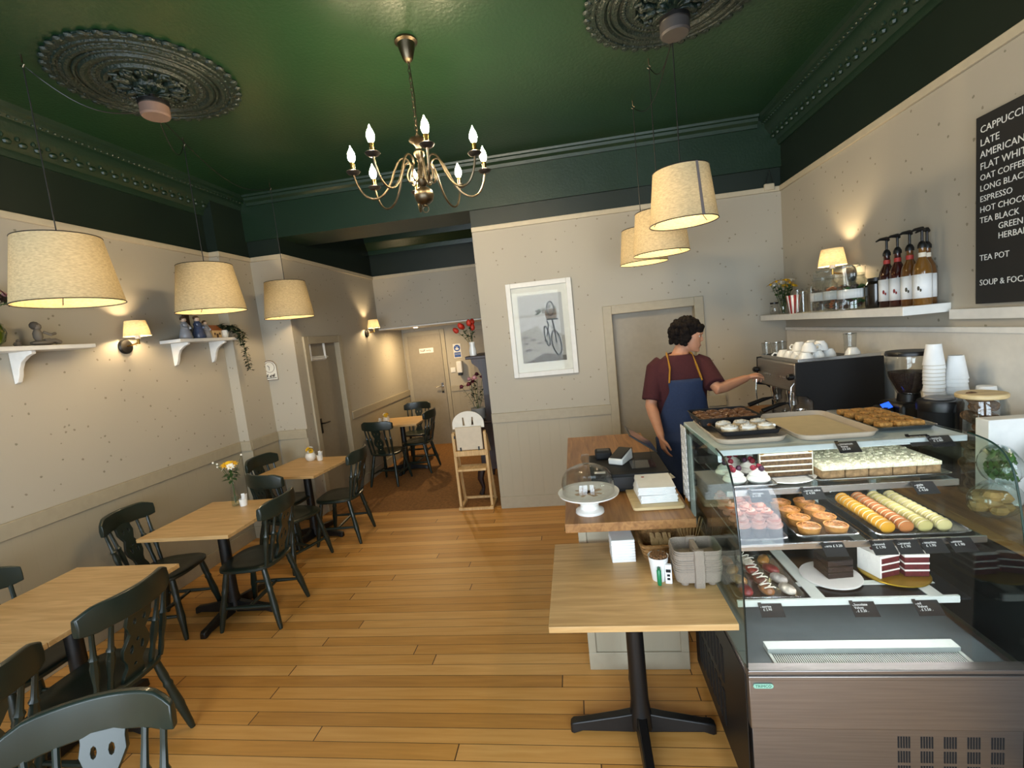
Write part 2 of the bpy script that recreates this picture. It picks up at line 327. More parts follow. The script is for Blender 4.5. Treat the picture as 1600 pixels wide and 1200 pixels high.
# passage wall with the opening of door_1
D1=(4.985,5.87,2.075)
w=MB().box(XP-.15,XP,4.97,D1[0]+.06,0,RZ_).box(XP-.15,XP,D1[1]-.06,8.3,0,RZ_).box(XP-.15,XP,D1[0]+.06,D1[1]-.06,D1[2]-.06,RZ_)
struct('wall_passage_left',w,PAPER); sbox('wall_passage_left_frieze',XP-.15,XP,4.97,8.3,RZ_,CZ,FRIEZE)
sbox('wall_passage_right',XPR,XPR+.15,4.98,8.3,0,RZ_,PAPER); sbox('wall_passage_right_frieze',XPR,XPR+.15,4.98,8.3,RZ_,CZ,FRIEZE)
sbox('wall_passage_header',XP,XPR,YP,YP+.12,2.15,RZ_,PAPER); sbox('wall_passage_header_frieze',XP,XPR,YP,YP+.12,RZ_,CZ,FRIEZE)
sbox('ceiling_passage_low',XP,XPR,YP,YE,2.13,2.155,WHITE)
sbox('wall_passage_end',XP-.15,XPR+.15,YE,YE+.15,0,2.3,PAPER)
# back wall (partition) with the recess of door_4
PX=-.92; D4=(.395,1.215,1.965)
w=MB().box(PX,D4[0],YB,YB+.15,0,RZ_).box(D4[1],XR+.15,YB,YB+.15,0,RZ_).box(D4[0],D4[1],YB,YB+.15,D4[2],RZ_)
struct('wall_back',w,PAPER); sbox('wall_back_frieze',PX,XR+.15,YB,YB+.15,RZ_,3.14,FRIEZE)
sbox('ceiling_beam',XL,XR,4.80,5.33,3.14,CZ,GREEN2)
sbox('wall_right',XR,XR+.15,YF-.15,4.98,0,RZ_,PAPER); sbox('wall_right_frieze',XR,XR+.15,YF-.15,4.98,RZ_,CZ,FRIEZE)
# front wall with the shop window and its glass
w=MB().box(-3.66,2.19,YF-.15,YF,0,.25).box(-3.66,2.19,YF-.15,YF,2.85,CZ).box(-3.66,-3.2,YF-.15,YF,.25,2.85).box(1.95,2.19,YF-.15,YF,.25,2.85).box(-.2,.5,YF-.15,YF,.25,2.85).box(-1.74,-1.66,YF-.15,YF,.25,2.85)
struct('wall_front',w,PAPER)
wf=MB()
for x0,x1 in ((-3.2,-1.74),(-1.66,-.2),(.5,1.95)):
    wf.box(x0,x0+.05,YF-.1,YF-.04,.25,2.85).box(x1-.05,x1,YF-.1,YF-.04,.25,2.85).box(x0+.05,x1-.05,YF-.1,YF-.04,.25,.30).box(x0+.05,x1-.05,YF-.1,YF-.04,2.8,2.85).box(x0+.05,x1-.05,YF-.1,YF-.04,2.2,2.25)
o=struct('window_1',wf,CHAIRG)
g=MB()
for x0,x1 in ((-3.15,-1.79),(-1.61,-.25),(.55,1.9)): g.box(x0,x1,YF-.075,YF-.07,.30,2.2).box(x0,x1,YF-.075,YF-.07,2.25,2.8)
g.build('pane',GLASS,o)

# picture rails
def trim(n,x0,x1,y0,y1,z0,z1,m,bevel=.004): return sbox('trim_%d'%n,x0,x1,y0,y1,z0,z1,m,bevel=bevel)
z0,z1=RZ_-.035,RZ_+.012
trim(1,XL,XL+.022,YF,4.36,z0,z1,TRIMC); trim(2,XL,-3.378,4.338,4.36,z0,z1,TRIMC); trim(3,-3.40,-3.378,4.36,4.82,z0,z1,TRIMC)
trim(4,-3.378,XP+.022,4.798,4.82,z0,z1,TRIMC); trim(5,XP,XP+.022,4.82,YP,z0,z1,TRIMC); trim(6,XP+.022,XPR,YP-.022,YP,z0,z1,TRIMC)
trim(7,PX,XR,YB-.022,YB,z0,z1,TRIMC); trim(8,XR-.022,XR,YF,YB-.022,z0,z1,TRIMC)
# dado panelling and its flat rail
def dado(n,x0,x1,y0,y1,axis,side):
    # side: outward unit of the wall surface, panel 12 mm, rail 26 mm, skirting 20 mm
    P=DADOX if axis==0 else DADOY
    def b(t,za,zb,m,nm):
        if axis==0: return sbox(nm,x0,x1,min(y0,y0+side*t),max(y0,y0+side*t),za,zb,m,bevel=.003)
        return sbox(nm,min(x0,x0+side*t),max(x0,x0+side*t),y0,y1,za,zb,m,bevel=.003)
    b(.012,.0,.95,P,'wall_dado_%d'%n); b(.026,.945,1.045,DADOP,'trim_dado_%d'%n); b(.022,0,.13,DADOP,'baseboard_%d'%n)
dado(1,XL,XL,YF,4.335,1,1); dado(2,XL,-3.375,4.36,4.36,0,-1); dado(3,-3.40,-3.40,4.36,4.795,1,1); dado(4,-3.375,XP,4.82,4.82,0,-1)
dado(5,XP,XP,D1[1],YE,1,1); dado(6,PX,.33,YB,YB,0,-1); dado(7,-2.24,-1.86,YE,YE,0,-1); dado(8,1.285,1.45,YB,YB,0,-1)
# cornices with a running leaf-and-bead band
def cornice(name,xw,sx,y0,y1):
    pr=[(0,3.33),(.02,3.33),(.03,3.36),(.03,3.375),(.10,3.45),(.13,3.50),(.13,3.53),(.155,3.545),(.16,3.56),(.19,3.57),(.20,CZ),(0,CZ)]
    mb=MB().loft([[(xw+sx*a,y,z) for a,z in pr] for y in (y0,y1)])
    y=y0+.03; k=0
    while y<y1:
        mb.sph((xw+sx*.068,y,3.412),.021,(1,1.25,1),8); mb.sph((xw+sx*.09,y+.045,3.435),.014,(1,1,1.3),6); mb.sph((xw+sx*.145,y+.02,3.537),.011,n=6); mb.sph((xw+sx*.145,y+.065,3.537),.011,n=6)
        y+=.09
    return struct(name,mb,GREEN2)
cornice('trim_cornice_left',XL,1,-1.55,4.80); cornice('trim_cornice_right',XR,-1,-1.55,4.80)
mb=MB().loft([[(x,4.80-a,z) for a,z in ((0,3.50),(.02,3.50),(.025,3.53),(.05,3.55),(.055,3.575),(.075,3.58),(.08,CZ),(0,CZ))] for x in (XL+.2,XR-.2)])
struct('trim_cornice_beam',mb,GREEN2)
mb=MB().loft([[(x,YP-a,z) for a,z in ((0,3.30),(.02,3.30),(.03,3.36),(.05,3.37),(.10,3.46),(.12,3.47),(.14,3.56),(.18,3.57),(.19,CZ),(0,CZ))] for x in (XP,XPR)]); struct('trim_cornice_passage',mb,GREEN)

# ------------------------------------------------------------------ ceiling roses
def rose(name,cx,cy,label):
    t=thing(name,label,'ceiling rose',(cx,cy,CZ),0,'plaster ceiling roses')
    pr=[(.47,0),(.47,-.012),(.45,-.02),(.40,-.022),(.385,-.035),(.37,-.035),(.355,-.022),(.33,-.025),(.32,-.04),(.30,-.04),(.285,-.024),(.23,-.026),(.22,-.042),(.20,-.042),(.19,-.03),(.09,-.034),(.08,-.06),(.05,-.075),(0,-.078)]
    MB().lathe(pr,64,cap=False).build('moulded_plate',ROSEG,t)
    ed=MB()
    for k in range(40):
        a=2*PI*k/40; ed.sph((.462*math.cos(a),.462*math.sin(a),-.012),.027,(1,1,.6),8)
        ed.sph((.425*math.cos(a+.08),.425*math.sin(a+.08),-.022),.014,(1,1,.7),6)
    for k in range(72): a=2*PI*k/72; ed.sph((.26*math.cos(a),.26*math.sin(a),-.024),.012,(1,1,.8),6); ed.sph((.395*math.cos(a+.03),.395*math.sin(a+.03),-.022),.011,(1,1,.8),6)
    for k in range(56):
        a=2*PI*k/56; ed.sph((.345*math.cos(a),.345*math.sin(a),-.026),.009,n=6)
    for r_,z_ in ((.26,-.020),(.395,-.018),(.455,-.010),(.425,-.020),(.345,-.024)): ed.tube([(r_*math.cos(2*PI*k/64),r_*math.sin(2*PI*k/64),z_) for k in range(64)],.01,6,closed=True)
    ed.build('leaf_border',ROSEG,t)
    ac=MB()
    for k in range(12):
        a=2*PI*k/12; M=Matrix.Rotation(a,4,'Z')
        ac.sph((.135,0,-.038),.045,(1.1,.45,.55),8,M=M); ac.sph((.165,.02,-.04),.016,(1,1,1),6,M=M); ac.sph((.165,-.02,-.04),.016,(1,1,1),6,M=M); ac.sph((.06,0,-.07),.022,(1.5,.6,.7),6,M=M)
        ac.tube([(.19,0,-.04),(.205,.03,-.045),(.175,.05,-.045),(.165,.035,-.045)],.008,6,M=M)
    ac.build('acanthus_leaves',ROSEG,t)
    return t
ROSE_L=(-2.38,2.72); ROSE_R=(.70,2.86)
rose('ceiling_rose',*ROSE_L,'dark green plaster ceiling rose above the tables by the left wall')
rose('ceiling_rose',*ROSE_R,'dark green plaster ceiling rose above the serving counter on the right')

# ------------------------------------------------------------------ pendants
def canopy(x,y,z,label,body):
    t=thing('pendant_ceiling_cup',label,'ceiling cup',(x,y,z))
    MB().lathe([(.075,.06),(.082,.055),(.082,.035),(.078,.03)],24).build('black_rim',BLACK,t)
    MB().lathe([(.078,.031),(.078,-.02),(.07,-.03),(0,-.031)],24,cap=False).build('cup',body,t)
    MB().tube([(0,0,.055),(0,0,CZ-z-.07)],.012,8).build('stem',BLACK,t)
zc=3.42
canopy(*ROSE_L,zc,'pale cable cup under the left ceiling rose feeding three pendant flexes',mat('pale_pink_plastic','#6f5a50',.5))
canopy(*ROSE_R,zc,'dark grey cable cup under the right ceiling rose feeding three pendant flexes',mat('grey_plastic','#3b3837',.5))
def pendant(hx,hy,zt,zb,rt,rb,rose_xy,label,group,seam=None):
    t=thing('pendant_lamp',label,'pendant lamp',(hx,hy,0),0,group)
    h=zt-zb
    sh=MB().lathe([(rb,zb),(rb+(rt-rb)*.5,(zb+zt)/2),(rt,zt)],48,cap=False).build('shade',LINEN,t)
    for r,z,nm in ((rb,zb,'bottom_rim'),(rt,zt,'top_rim')): MB().tube([(r*math.cos(2*PI*k/48),r*math.sin(2*PI*k/48),z) for k in range(48)],.003,6,closed=True).build(nm,DARKSTEEL,sh)
    if seam is not None:
        a=seam; s=MB().loft([[( (r+.003)*math.cos(a+d),(r+.003)*math.sin(a+d),z) for d,r,z in ((-.045,rb,zb),(.045,rb,zb),(.045,rt,zt),(-.045,rt,zt))],[((r-.001)*math.cos(a+d),(r-.001)*math.sin(a+d),z) for d,r,z in ((-.045,rb,zb),(.045,rb,zb),(.045,rt,zt),(-.045,rt,zt))]])
        s.build('seam_tape',mat('grey_tape','#6d6462',.8),sh)
    sp=MB()
    for k in range(3): a=2*PI*k/3+.5; sp.tube([(.02*math.cos(a),.02*math.sin(a),zb+h*.62),(rb*.93*math.cos(a),rb*.93*math.sin(a),zb+h*.05)],.0022,5)
    sp.build('spider_wires',DARKSTEEL,t)
    MB().lathe([(.02,zb+h*.75),(.02,zb+h*.58),(.014,zb+h*.56)],12).build('lamp_holder',WHITE,t)
    MB().lathe([(.013,zb+h*.56),(.016,zb+h*.5),(.03,zb+h*.36),(.026,zb+h*.28),(0,zb+h*.24)],12).build('bulb',BULBP,t)
    dx,dy=rose_xy[0]-hx,rose_xy[1]-hy
    d=math.hypot(dx,dy)
    pts=[(0,0,zb+h*.75),(0,0,zt),(0,0,3.3),(0,0,3.545)]
    if d>.12:
        n=14; k0=.08/d
        for i in range(1,n+1):
            q=i/n; pts.append((dx*q*(1-k0),dy*q*(1-k0),3.545+(zc-.02-3.545)*q-.16*math.sin(PI*q)*min(1,d)))
        MB().tube([(0,0,3.6),(0,0,3.56),(.012,0,3.548),(0,0,3.535),(-.012,0,3.545)],.004,6).build('ceiling_hook',BRASS,t)
    else: pts=[(0,0,zb+h*.75),(0,0,zt),(0,0,zc-.02)]
    MB().tube(pts,.0032,6).build('flex_cord',BLACK,t)
    return t
PG='linen pendant lamps over the left tables'
pendant(-2.756,2.322,2.645,2.29,.19,.245,ROSE_L,'largest linen pendant shade at the far left edge of the photo','linen pendant lamps over the left tables')
pendant(-2.795,3.412,2.64,2.285,.19,.245,ROSE_L,'middle linen pendant shade of the row along the left wall',PG)
pendant(-2.847,4.526,2.622,2.265,.19,.235,ROSE_L,'farthest linen pendant shade of the left row, beside the clock wall',PG)
PG='linen pendant lamps over the counter'
pendant(.70,2.93,2.70,2.405,.155,.19,ROSE_R,'nearest linen pendant over the counter, with a grey tape seam',PG,seam=-1.22)
pendant(.668,3.471,2.60,2.315,.16,.19,ROSE_R,'second linen pendant over the counter, half behind the nearest shade',PG)
pendant(.635,4.045,2.60,2.33,.16,.19,ROSE_R,'farthest linen pendant over the counter, in front of the back wall',PG)

# ------------------------------------------------------------------ chandelier
t=thing('chandelier','eight-arm antique brass candle chandelier hanging on a chain from the green ceiling','chandelier',(-.797,2.809,0))
MB().lathe([(.062,CZ),(.066,CZ-.012),(.05,CZ-.02),(.045,CZ-.05),(.03,CZ-.1),(.022,CZ-.112),(.012,CZ-.12)],24).build('ceiling_cup',BRASS,t)
ch=MB(); z=CZ-.12
for k in range(15):
    zz=z-.026*k-.02
    p=[(.008*math.cos(q),0,zz+.019*math.sin(q)) if k%2 else (0,.008*math.cos(q),zz+.019*math.sin(q)) for q in [2*PI*i/10 for i in range(10)]]
    ch.tube(p,.0022,5,closed=True)
ch.tube([(.004,.003,CZ-.12),(.012,.006,CZ-.3),(.003,.004,3.08)],.0025,5)
ch.build('chain',BRASS,t)
MB().lathe([(0,3.085),(.012,3.08),(.012,3.06),(.05,3.055),(.052,3.045),(.03,3.03),(.018,3.015),(.014,3.0),(.032,2.98),(.03,2.962),(.014,2.945),(.02,2.935),(.012,2.92),(.02,2.88),(.03,2.84),(.036,2.82),(.03,2.805),(.02,2.79),(.014,2.785),(.03,2.778),(.05,2.762),(.058,2.735),(.05,2.705),(.03,2.687),(.014,2.682),(.016,2.672),(0,2.668)],24).build('turned_column',BRASS,t)
MB().tube([(.018*math.cos(q),0,2.655+.018*math.sin(q)) for q in [2*PI*i/14 for i in range(14)]],.0035,6,closed=True).build('bottom_ring',BRASS,t)
for k in range(8):
    a=-PI/2+PI/8+k*PI/4; M=Matrix.Rotation(a,4,'Z'); R_=.385
    pts=[(.045,0,2.83),(.06,0,2.80),(.085,0,2.825),(.08,0,2.87),(.055,0,2.905),(.075,0,2.945),(.115,0,2.945),(.15,0,2.89),(.185,0,2.80),(.235,0,2.735),(.295,0,2.715),(.345,0,2.745),(.375,0,2.81),(R_,0,2.862)]
    # smooth the S-curve
    for _ in range(2):
        q=[pts[0]]
        for A,B in zip(pts,pts[1:]): q+=[tuple(.75*A[i]+.25*B[i] for i in range(3)),tuple(.25*A[i]+.75*B[i] for i in range(3))]
        pts=q+[pts[-1]]
    arm=MB().tube(pts,.0062,7,M=M).build('arm',BRASS,t)
    MB().lathe([(.008,2.857),(.03,2.862),(.04,2.874),(.038,2.876),(.012,2.868)],16,(R_,0,0),M=M).build('drip_pan',DARKSTEEL,arm)
    MB().lathe([(.0125,2.868),(.0125,2.925),(.009,2.926)],12,(R_,0,0),M=M).build('candle_sleeve',BRIGHTB,arm)
    MB().lathe([(.009,2.926),(.017,2.937),(.022,2.956),(.0175,2.98),(.006,3.002),(0,3.018)],10,(R_,0,0),M=M).build('bulb',BULB,arm)

# ------------------------------------------------------------------ wall sconces and shelf lamp
def sconce(loc,rz,label):
    # wall at local y=0, lamp stands out along -y local
    t=thing('wall_lamp',label,'wall lamp',loc,rz,'linen wall lamps')
    MB().lathe([(.058,0),(.058,.012),(.05,.022),(.02,.026),(0,.026)],24,M=Matrix.Rotation(PI/2,4,'X')).build('wall_plate',BLACK,t)
    MB().tube([(0,-.02,0),(0,-.10,.012),(0,-.13,.02)],.007,8).tube([(0,-.13,.008),(0,-.13,.05)],.009,8).build('arm',BRIGHTB,t)
    MB().lathe([(.09,.07),(.068,.19)],32,(0,-.13,0),cap=False).build('shade',LINEN,t)
    MB().lathe([(.018,.05),(.018,.085)],12,(0,-.13,0)).build('lamp_holder',WHITE,t)
    MB().lathe([(.012,.085),(.02,.10),(.022,.115),(.014,.135),(0,.14)],10,(0,-.13,0)).build('bulb',BULBS,t)
    return t
sconce((XL,3.30,2.08),PI/2,'small linen wall lamp on a black plate on the left wall between the shelves')
sconce((XP,6.68,2.09),PI/2,'small linen wall lamp high on the passage wall')
sconce((XR,3.74,2.045),-PI/2,'small lit linen wall lamp above the jars on the right wall shelf')
# downlight in the low passage ceiling
t=thing('ceiling_spotlight','small lit round spotlight in the low passage ceiling above the staff door','spotlight',(-2.52,7.45,2.13))
MB().lathe([(.045,0),(.045,-.006),(.034,-.006),(.034,-.001)],20).build('rim',WHITE,t); MB().lathe([(.034,-.003),(0,-.003)],16,cap=False).build('lens',SPOT,t)

# ------------------------------------------------------------------ doors
def door(n,M,wd,ht,handle,frame=True,recess=.05):
    # local x across, y=0 wall face (room side is -y), z up
    o=MB().box(0,wd,recess,recess+.04,0,ht,M=M).build('door_%d'%n,DOORP,bevel=.003); o['kind']='structure'
    f=.075
    j=.012; fr=MB().box(-f,j,-.02,recess+.05,0,ht+f,M=M).box(wd-j,wd+f,-.02,recess+.05,0,ht+f,M=M).box(j,wd-j,-.02,recess+.05,ht-j,ht+f,M=M)
    fr.build('door_frame',DADOP,o,bevel=.004)
    if handle is not None:
        hx,hz,d=handle
        MB().box(hx-.02,hx+.02,recess-.006,recess,hz-.09,hz+.09,M=M).build('handle_plate',BLACK if n==1 else CHROME,o)
        MB().tube([M@Vector(p) for p in ((hx,recess,hz+.03),(hx,recess-.05,hz+.03),(hx+d*.11,recess-.055,hz+.03))],.009,8).build('door_handle',BLACK if n==1 else CHROME,o)
    return o
Mx=basis((XP,D1[0]+.075,0),(0,1,0),(-1,0,0),(0,0,1))
d1=door(1,Mx,D1[1]-D1[0]-.15,D1[2]-.075,(.14,1.0,1))
M2=basis((-2.93,YE,0),(1,0,0),(0,1,0),(0,0,1))
d2=door(2,M2,.61,2.0,(.55,1.03,-1),recess=-.035)
d3=door(3,basis((-1.77,YE,0),(1,0,0),(0,1,0),(0,0,1)),.62,2.0,None,recess=-.035)
d4=door(4,basis((D4[0],YB,0),(1,0,0),(0,1,0),(0,0,1)),D4[1]-D4[0],D4[2],None,recess=.075)
# white hanger plate on door 1
t=thing('door_top_hanger','white hook-over hanger frame at the top of the first passage door','hanger',(0,0,0))
q=lambda y,z:(XP-.045,y,z)
MB().tube([q(5.18,1.99),q(5.18,1.80),q(5.5,1.80),q(5.5,1.99)],.018,4).build('bracket',WHITE,t); MB().tube([q(5.18,1.83),q(5.56,1.82)],.014,4).build('bar',WHITE,t)
def plate(name,label,cat,c,w,h,m,ydir=1,th=.006):
    t=thing(name,label,cat,c); MB().box(-w/2,w/2,-th,0,-h/2,h/2).build('plate',m,t,bevel=.001); return t
t=plate('door_sign','white rectangular "Staff only" sign on the far passage door','sign',(-2.60,YE-.0355,1.72),.26,.085,WHITE)
text('lettering','Staff only',.055,BLACKM,t,Matrix.Translation((-.115,-.0075,-.015))@Matrix.Rotation(PI/2,4,'X'))
t=plate('hand_wash_sign','blue and white hand washing notice above the soap dispenser','sign',(-2.045,YE-.002,1.66),.14,.25,WHITE)
BLUE=mat('sign_blue','#1d4f9c',.5)
MB().prism(circ(0,.05,.058,n=24),0,.001,M=Matrix.Translation((0,-.0065,0))@Matrix.Rotation(PI/2,4,'X')).box(-.058,.058,-.0075,-.0065,-.11,-.025).build('blue_panels',BLUE,t)
mb=MB().prism(circ(0,.035,.034,.02,n=16),0,.001,M=Matrix.Translation((0,-.0078,0))@Matrix.Rotation(PI/2,4,'X')).tube([(-.02,-.008,.075),(0,-.008,.06),(.02,-.008,.075)],.006,6); mb.build('hands_symbol',WHITE,t)
text('lettering','NOW WASH\nYOUR HANDS',.018,WHITE,t,Matrix.Translation((-.05,-.0085,-.055))@Matrix.Rotation(PI/2,4,'X'))
t=thing('soap_dispenser','white wall soap dispenser with black nozzle beside the staff door','dispenser',(-2.02,YE,1.36))
MB().box(-.05,.05,-.10,0,-.09,.12).build('housing',WHITE,t,bevel=.012); MB().box(-.035,.035,-.10,-.02,-.135,-.085).build('nozzle',BLACKP,t,bevel=.006)
t=plate('light_switch','white light switch on the wall beside the staff door','switch',(-2.16,YE-.001,1.33),.085,.085,WHITE,th=.012); MB().box(-.015,.015,-.017,-.012,-.02,.02).build('rocker',WHITE,t)

# ------------------------------------------------------------------ chairs
def chair(label,loc,rz,group):
    # faces local -y ... front at -y, back at +y
    t=thing('dining_chair',label,'chair',loc,rz,group)
    sh=.45
    def seat(u,v): pass
    out=[]
    for k in range(32):
        a=2*PI*k/32; c,s=math.cos(a),math.sin(a); e=2/3.2
        x=.215*math.copysign(abs(c)**e,c); y=.205*math.copysign(abs(s)**e,s); x*=1.0-.10*(y/.205)*.5-.03
        out.append((x,y))
    rings=[[(x*k,y*k,z) for x,y in out] for k,z in ((.90,sh-.035),(1.0,sh-.022),(1.0,sh-.006),(.95,sh+.002),(.6,sh-.010),(.2,sh-.012))]
    MB().loft(rings).build('seat',CHAIRG,t,smooth=50)
    legp=[(0,.012),(.06,.016),(.30,.021),(.36,.024),(.60,.019),(.64,.023),(.68,.018),(.75,.021),(1.0,.017)]
    feet=[]
    for sx,sy in ((-1,-1),(1,-1),(-1,1),(1,1)):
        top=Vector((sx*.145,sy*.135,sh-.02)); ft=Vector((sx*.20,sy*.205 if sy<0 else .225,0)); feet.append((top,ft))
        MB().tube([ft.lerp(top,u) for u,_ in legp],[r for _,r in legp],10).build('leg',CHAIRG,t)
    mid=lambda i,u: feet[i][1].lerp(feet[i][0],u)
    for a,b in ((0,2),(1,3)):
        p,q=mid(a,.38),mid(b,.38); MB().tube([p.lerp(q,u) for u in (0,.5,1)],[.010,.015,.010],8).build('side_stretcher',CHAIRG,t)
    p=mid(0,.38).lerp(mid(2,.38),.5); q=mid(1,.38).lerp(mid(3,.38),.5); MB().tube([p.lerp(q,u) for u in (0,.5,1)],[.010,.015,.010],8).build('cross_stretcher',CHAIRG,t)
    # curved top rail
    def railpt(u): x=-.225+.45*u; return x, .285-.075*((u-.5)*2)**2
    rings=[]
    for i in range(17):
        u=i/16; x,y=railpt(u); e=1-abs(u-.5)*2; hh=.060*(min(1,.66+e*1.6)); zc=.832+.012*min(1,e*3)
        th=.014
        rings.append([(x,y-th,zc-hh),(x,y-th-.002,zc),(x,y-th+.004,zc+hh),(x,y+th,zc+hh+.002),(x,y+th+.006,zc),(x,y+th,zc-hh)])
    MB().loft(rings).build('top_rail',CHAIRG,t,bevel=.006,smooth=50)
    # spindles and fiddle splat
    spp=[(0,.010),(.12,.013),(.25,.011),(.42,.017),(.5,.018),(.58,.014),(.62,.019),(.66,.012),(.85,.010),(1,.010)]
    for xs in (-.185,-.12,.12,.185):
        b=Vector((xs*.86,.165,sh-.01)); u=(xs+.225)/.45; x,y=railpt(u); tp=Vector((x*.98,y,.80))
        MB().tube([b.lerp(tp,u_) for u_,_ in spp],[r for _,r in spp],8).build('spindle',CHAIRG,t)
    hw=[(0,.052),(.03,.05),(.07,.034),(.10,.040),(.14,.062),(.18,.066),(.215,.05),(.245,.036),(.275,.05),(.305,.062),(.34,.058),(.365,.06)]
    outer=[(w_,z) for z,w_ in hw]+[(-w_,z) for z,w_ in reversed(hw)]
    holes=[circ(.026,.165,.011,.026,10),circ(-.026,.165,.011,.026,10),circ(0,.205,.010,.012,8),circ(.024,.31,.010,.02,8),circ(-.024,.31,.010,.02,8),circ(0,.075,.010,n=8)]
    tilt=math.atan2(.285-.175,.365); M=Matrix.Translation((0,.172,sh-.005))@Matrix.Rotation(PI/2-tilt,4,'X')
    cut('fiddle_splat',outer,holes,.014,CHAIRG,t,M,.002)
    return t
def place(c,label,x,y,fx,fy,group): 
    rz=math.atan2(fy,fx)+PI/2
    return dup(c,(x,y,0),rz,label,group)
CG='dark green spindle-back dining chairs'
c0=chair('dark green spindle-back chair by the front right side of the long left table',(-2.37,1.79,0),math.atan2(0,-1)+PI/2,CG)
place(c0,'dark green chair at the bottom left edge, pushed to the nearest table',-2.37,1.22,-1,.02,CG)
place(c0,'closest dark green chair, glossy curved top rail at the bottom left corner',-1.43,.87,.35,-.94,CG)
place(c0,'dark green chair behind the long front table, only its top rail showing',-2.93,1.865,1,0,CG)
place(c0,'dark green chair with open spindles on the wall side of the flower vase table',-3.05,2.87,.99,.12,CG)
place(c0,'dark green chair tucked at the aisle side of the flower vase table',-2.42,2.98,-1,-.08,CG)
place(c0,'dark green chair in front of the white pot table, curved rail before its edge',-2.66,3.80,.30,.95,CG)
place(c0,'dark green chair on the wall side of the white pot table',-2.985,4.22,1,-.05,CG)
place(c0,'dark green chair at the aisle side of the white pot table, side on',-2.44,4.28,-1,-.08,CG)
CG2='dark green chairs round the passage table'
place(c0,'dark green passage chair with its back to the room',-2.64,6.02,.10,1,CG2)
place(c0,'dark green passage chair on the aisle side, side on',-2.38,6.52,-1,.05,CG2)
place(c0,'dark green passage chair behind the table, facing the room',-2.62,7.15,.05,-1,CG2)

# ------------------------------------------------------------------ pedestal tables
def table(label,x,y,group,rz=0,w=.69,d=.69):
    t=thing('pedestal_table',label,'table',(x,y,0),rz,group)
    MB().box(-w/2,w/2,-d/2,d/2,.722,.747).build('table_top',TOPW,t,bevel=.002)
    MB().lathe([(.052,.03),(.05,.08),(.04,.16),(.037,.70),(.037,.715)],20).build('column',BLACK,t)
    MB().box(-.16,.16,-.16,.16,.712,.722).build('top_plate',BLACK,t)
    for k in range(4):
        M=Matrix.Rotation(PI/2*k,4,'Z')
        pr=[(.03,.028,.012,.10),(.10,.026,.012,.085),(.27,.024,.012,.055),(.31,.026,0,.05),(.325,.02,0,.04)]
        MB().loft([[(x_,-w_,z0),(x_,w_,z0),(x_,w_*.8,z1),(x_,-w_*.8,z1)] for x_,w_,z0,z1 in pr],M=M).build('foot',BLACK,t,bevel=.005)
    return t
TG='oak topped pedestal tables along the left wall'
t0=table('oak topped table at the front left, joined end to end with its neighbour',-2.715,1.96,TG)
dup(t0,(-2.715,1.268,0),0,'nearest oak topped table, cut off by the left edge of the photo',TG)
dup(t0,(-2.70,3.02,0),0,'oak topped pedestal table with the yellow flower vase',TG)
dup(t0,(-2.80,4.32,0),-.10,'oak topped pedestal table with the small white pot, before the first passage door',TG)
dup(t0,(-2.62,6.58,0),0,'oak topped pedestal table in the passage under the wall lamp',TG)
dup(t0,(.158,2.005,0),0,'oak topped pedestal table beside the cake display, holding takeaway supplies','oak topped pedestal tables')

# ================================================================== SERVING COUNTER
t=thing('serving_counter','oak topped serving counter with beige panelled base beside the back wall','counter',(0,0,0))
MB().box(-.115,.49,2.15,3.92,.895,.94).build('worktop',WORKT,t,bevel=.003)
MB().box(-.05,.455,2.40,3.88,0,.895).build('panelled_base',DADOX,t,bevel=.003)
MB().box(-.062,.467,2.388,2.40,.80,.893).box(-.062,.467,2.388,2.40,0,.10).box(-.062,-.02,2.388,2.40,.10,.80).box(.425,.467,2.388,2.40,.10,.80).build('base_rails',DADOP,t,bevel=.003)
# cake stand with dome
p=atz(922,799,.94)
t=thing('cake_stand','white pedestal cake stand with a clear glass dome on the counter corner','cake stand',p)
MB().lathe([(.072,0),(.07,.012),(.05,.022),(.045,.035),(.052,.05),(.04,.062),(.045,.075),(.13,.088),(.15,.098),(.152,.105),(.146,.104),(0,.098)],40).build('stand',WHITEG,t)
fl=MB()
for a in (0,PI/2): fl.cbox((0,0,0),(.24,.03,.002),M=xf((0,0,.100),a+.5))
for a in (PI/4,-PI/4): fl.cbox((0,0,0),(.23,.016,.0016),M=xf((0,0,.1002),a+.3))
fl.build('flag_pattern',mat('tan_glaze','#a98963',.3),t)
MB().lathe([(.128,.106),(.13,.15),(.122,.185),(.10,.215),(.06,.234),(.02,.24),(.012,.245),(.02,.26),(.026,.275),(.02,.292),(0,.297)],40,cap=False).build('glass_dome',GLASST,t,solid=.003)
# till: cash drawer, card reader, tablet
A=atz(1034,737,1.045); bx1,by0=.455,A.y
t=thing('cash_drawer','flat black cash drawer on the counter behind the cake stand','cash drawer',(bx1-.21,by0+.21,.94))
MB().box(-.21,.21,-.21,.21,.005,.105).build('drawer_body',BLACKM,t,bevel=.006); MB().box(-.20,.20,-.214,-.208,.02,.09).build('drawer_front',BLACKP,t,bevel=.003)
MB().box(-.19,-.13,-.18,-.15,.105,.107).build('label_sticker',PAPERW,t)
t=thing('receipt_printer','small black box on the rear of the cash drawer','printer',(bx1-.33,by0+.34,1.046)); MB().box(-.05,.05,-.05,.05,0,.05).build('case',BLACKM,t,bevel=.012); MB().box(-.035,.035,-.03,.02,.05,.053).build('paper_slot',BLACKP,t)
t=thing('card_reader','white card terminal with black top on the cash drawer','card reader',(bx1-.235,by0+.24,1.046),-.5)
MB().loft([[(-.045,y,0),(.045,y,0),(.045,y,z),(-.045,y,z)] for y,z in ((-.08,.035),(.08,.065))]).build('body',WHITE,t,bevel=.008)
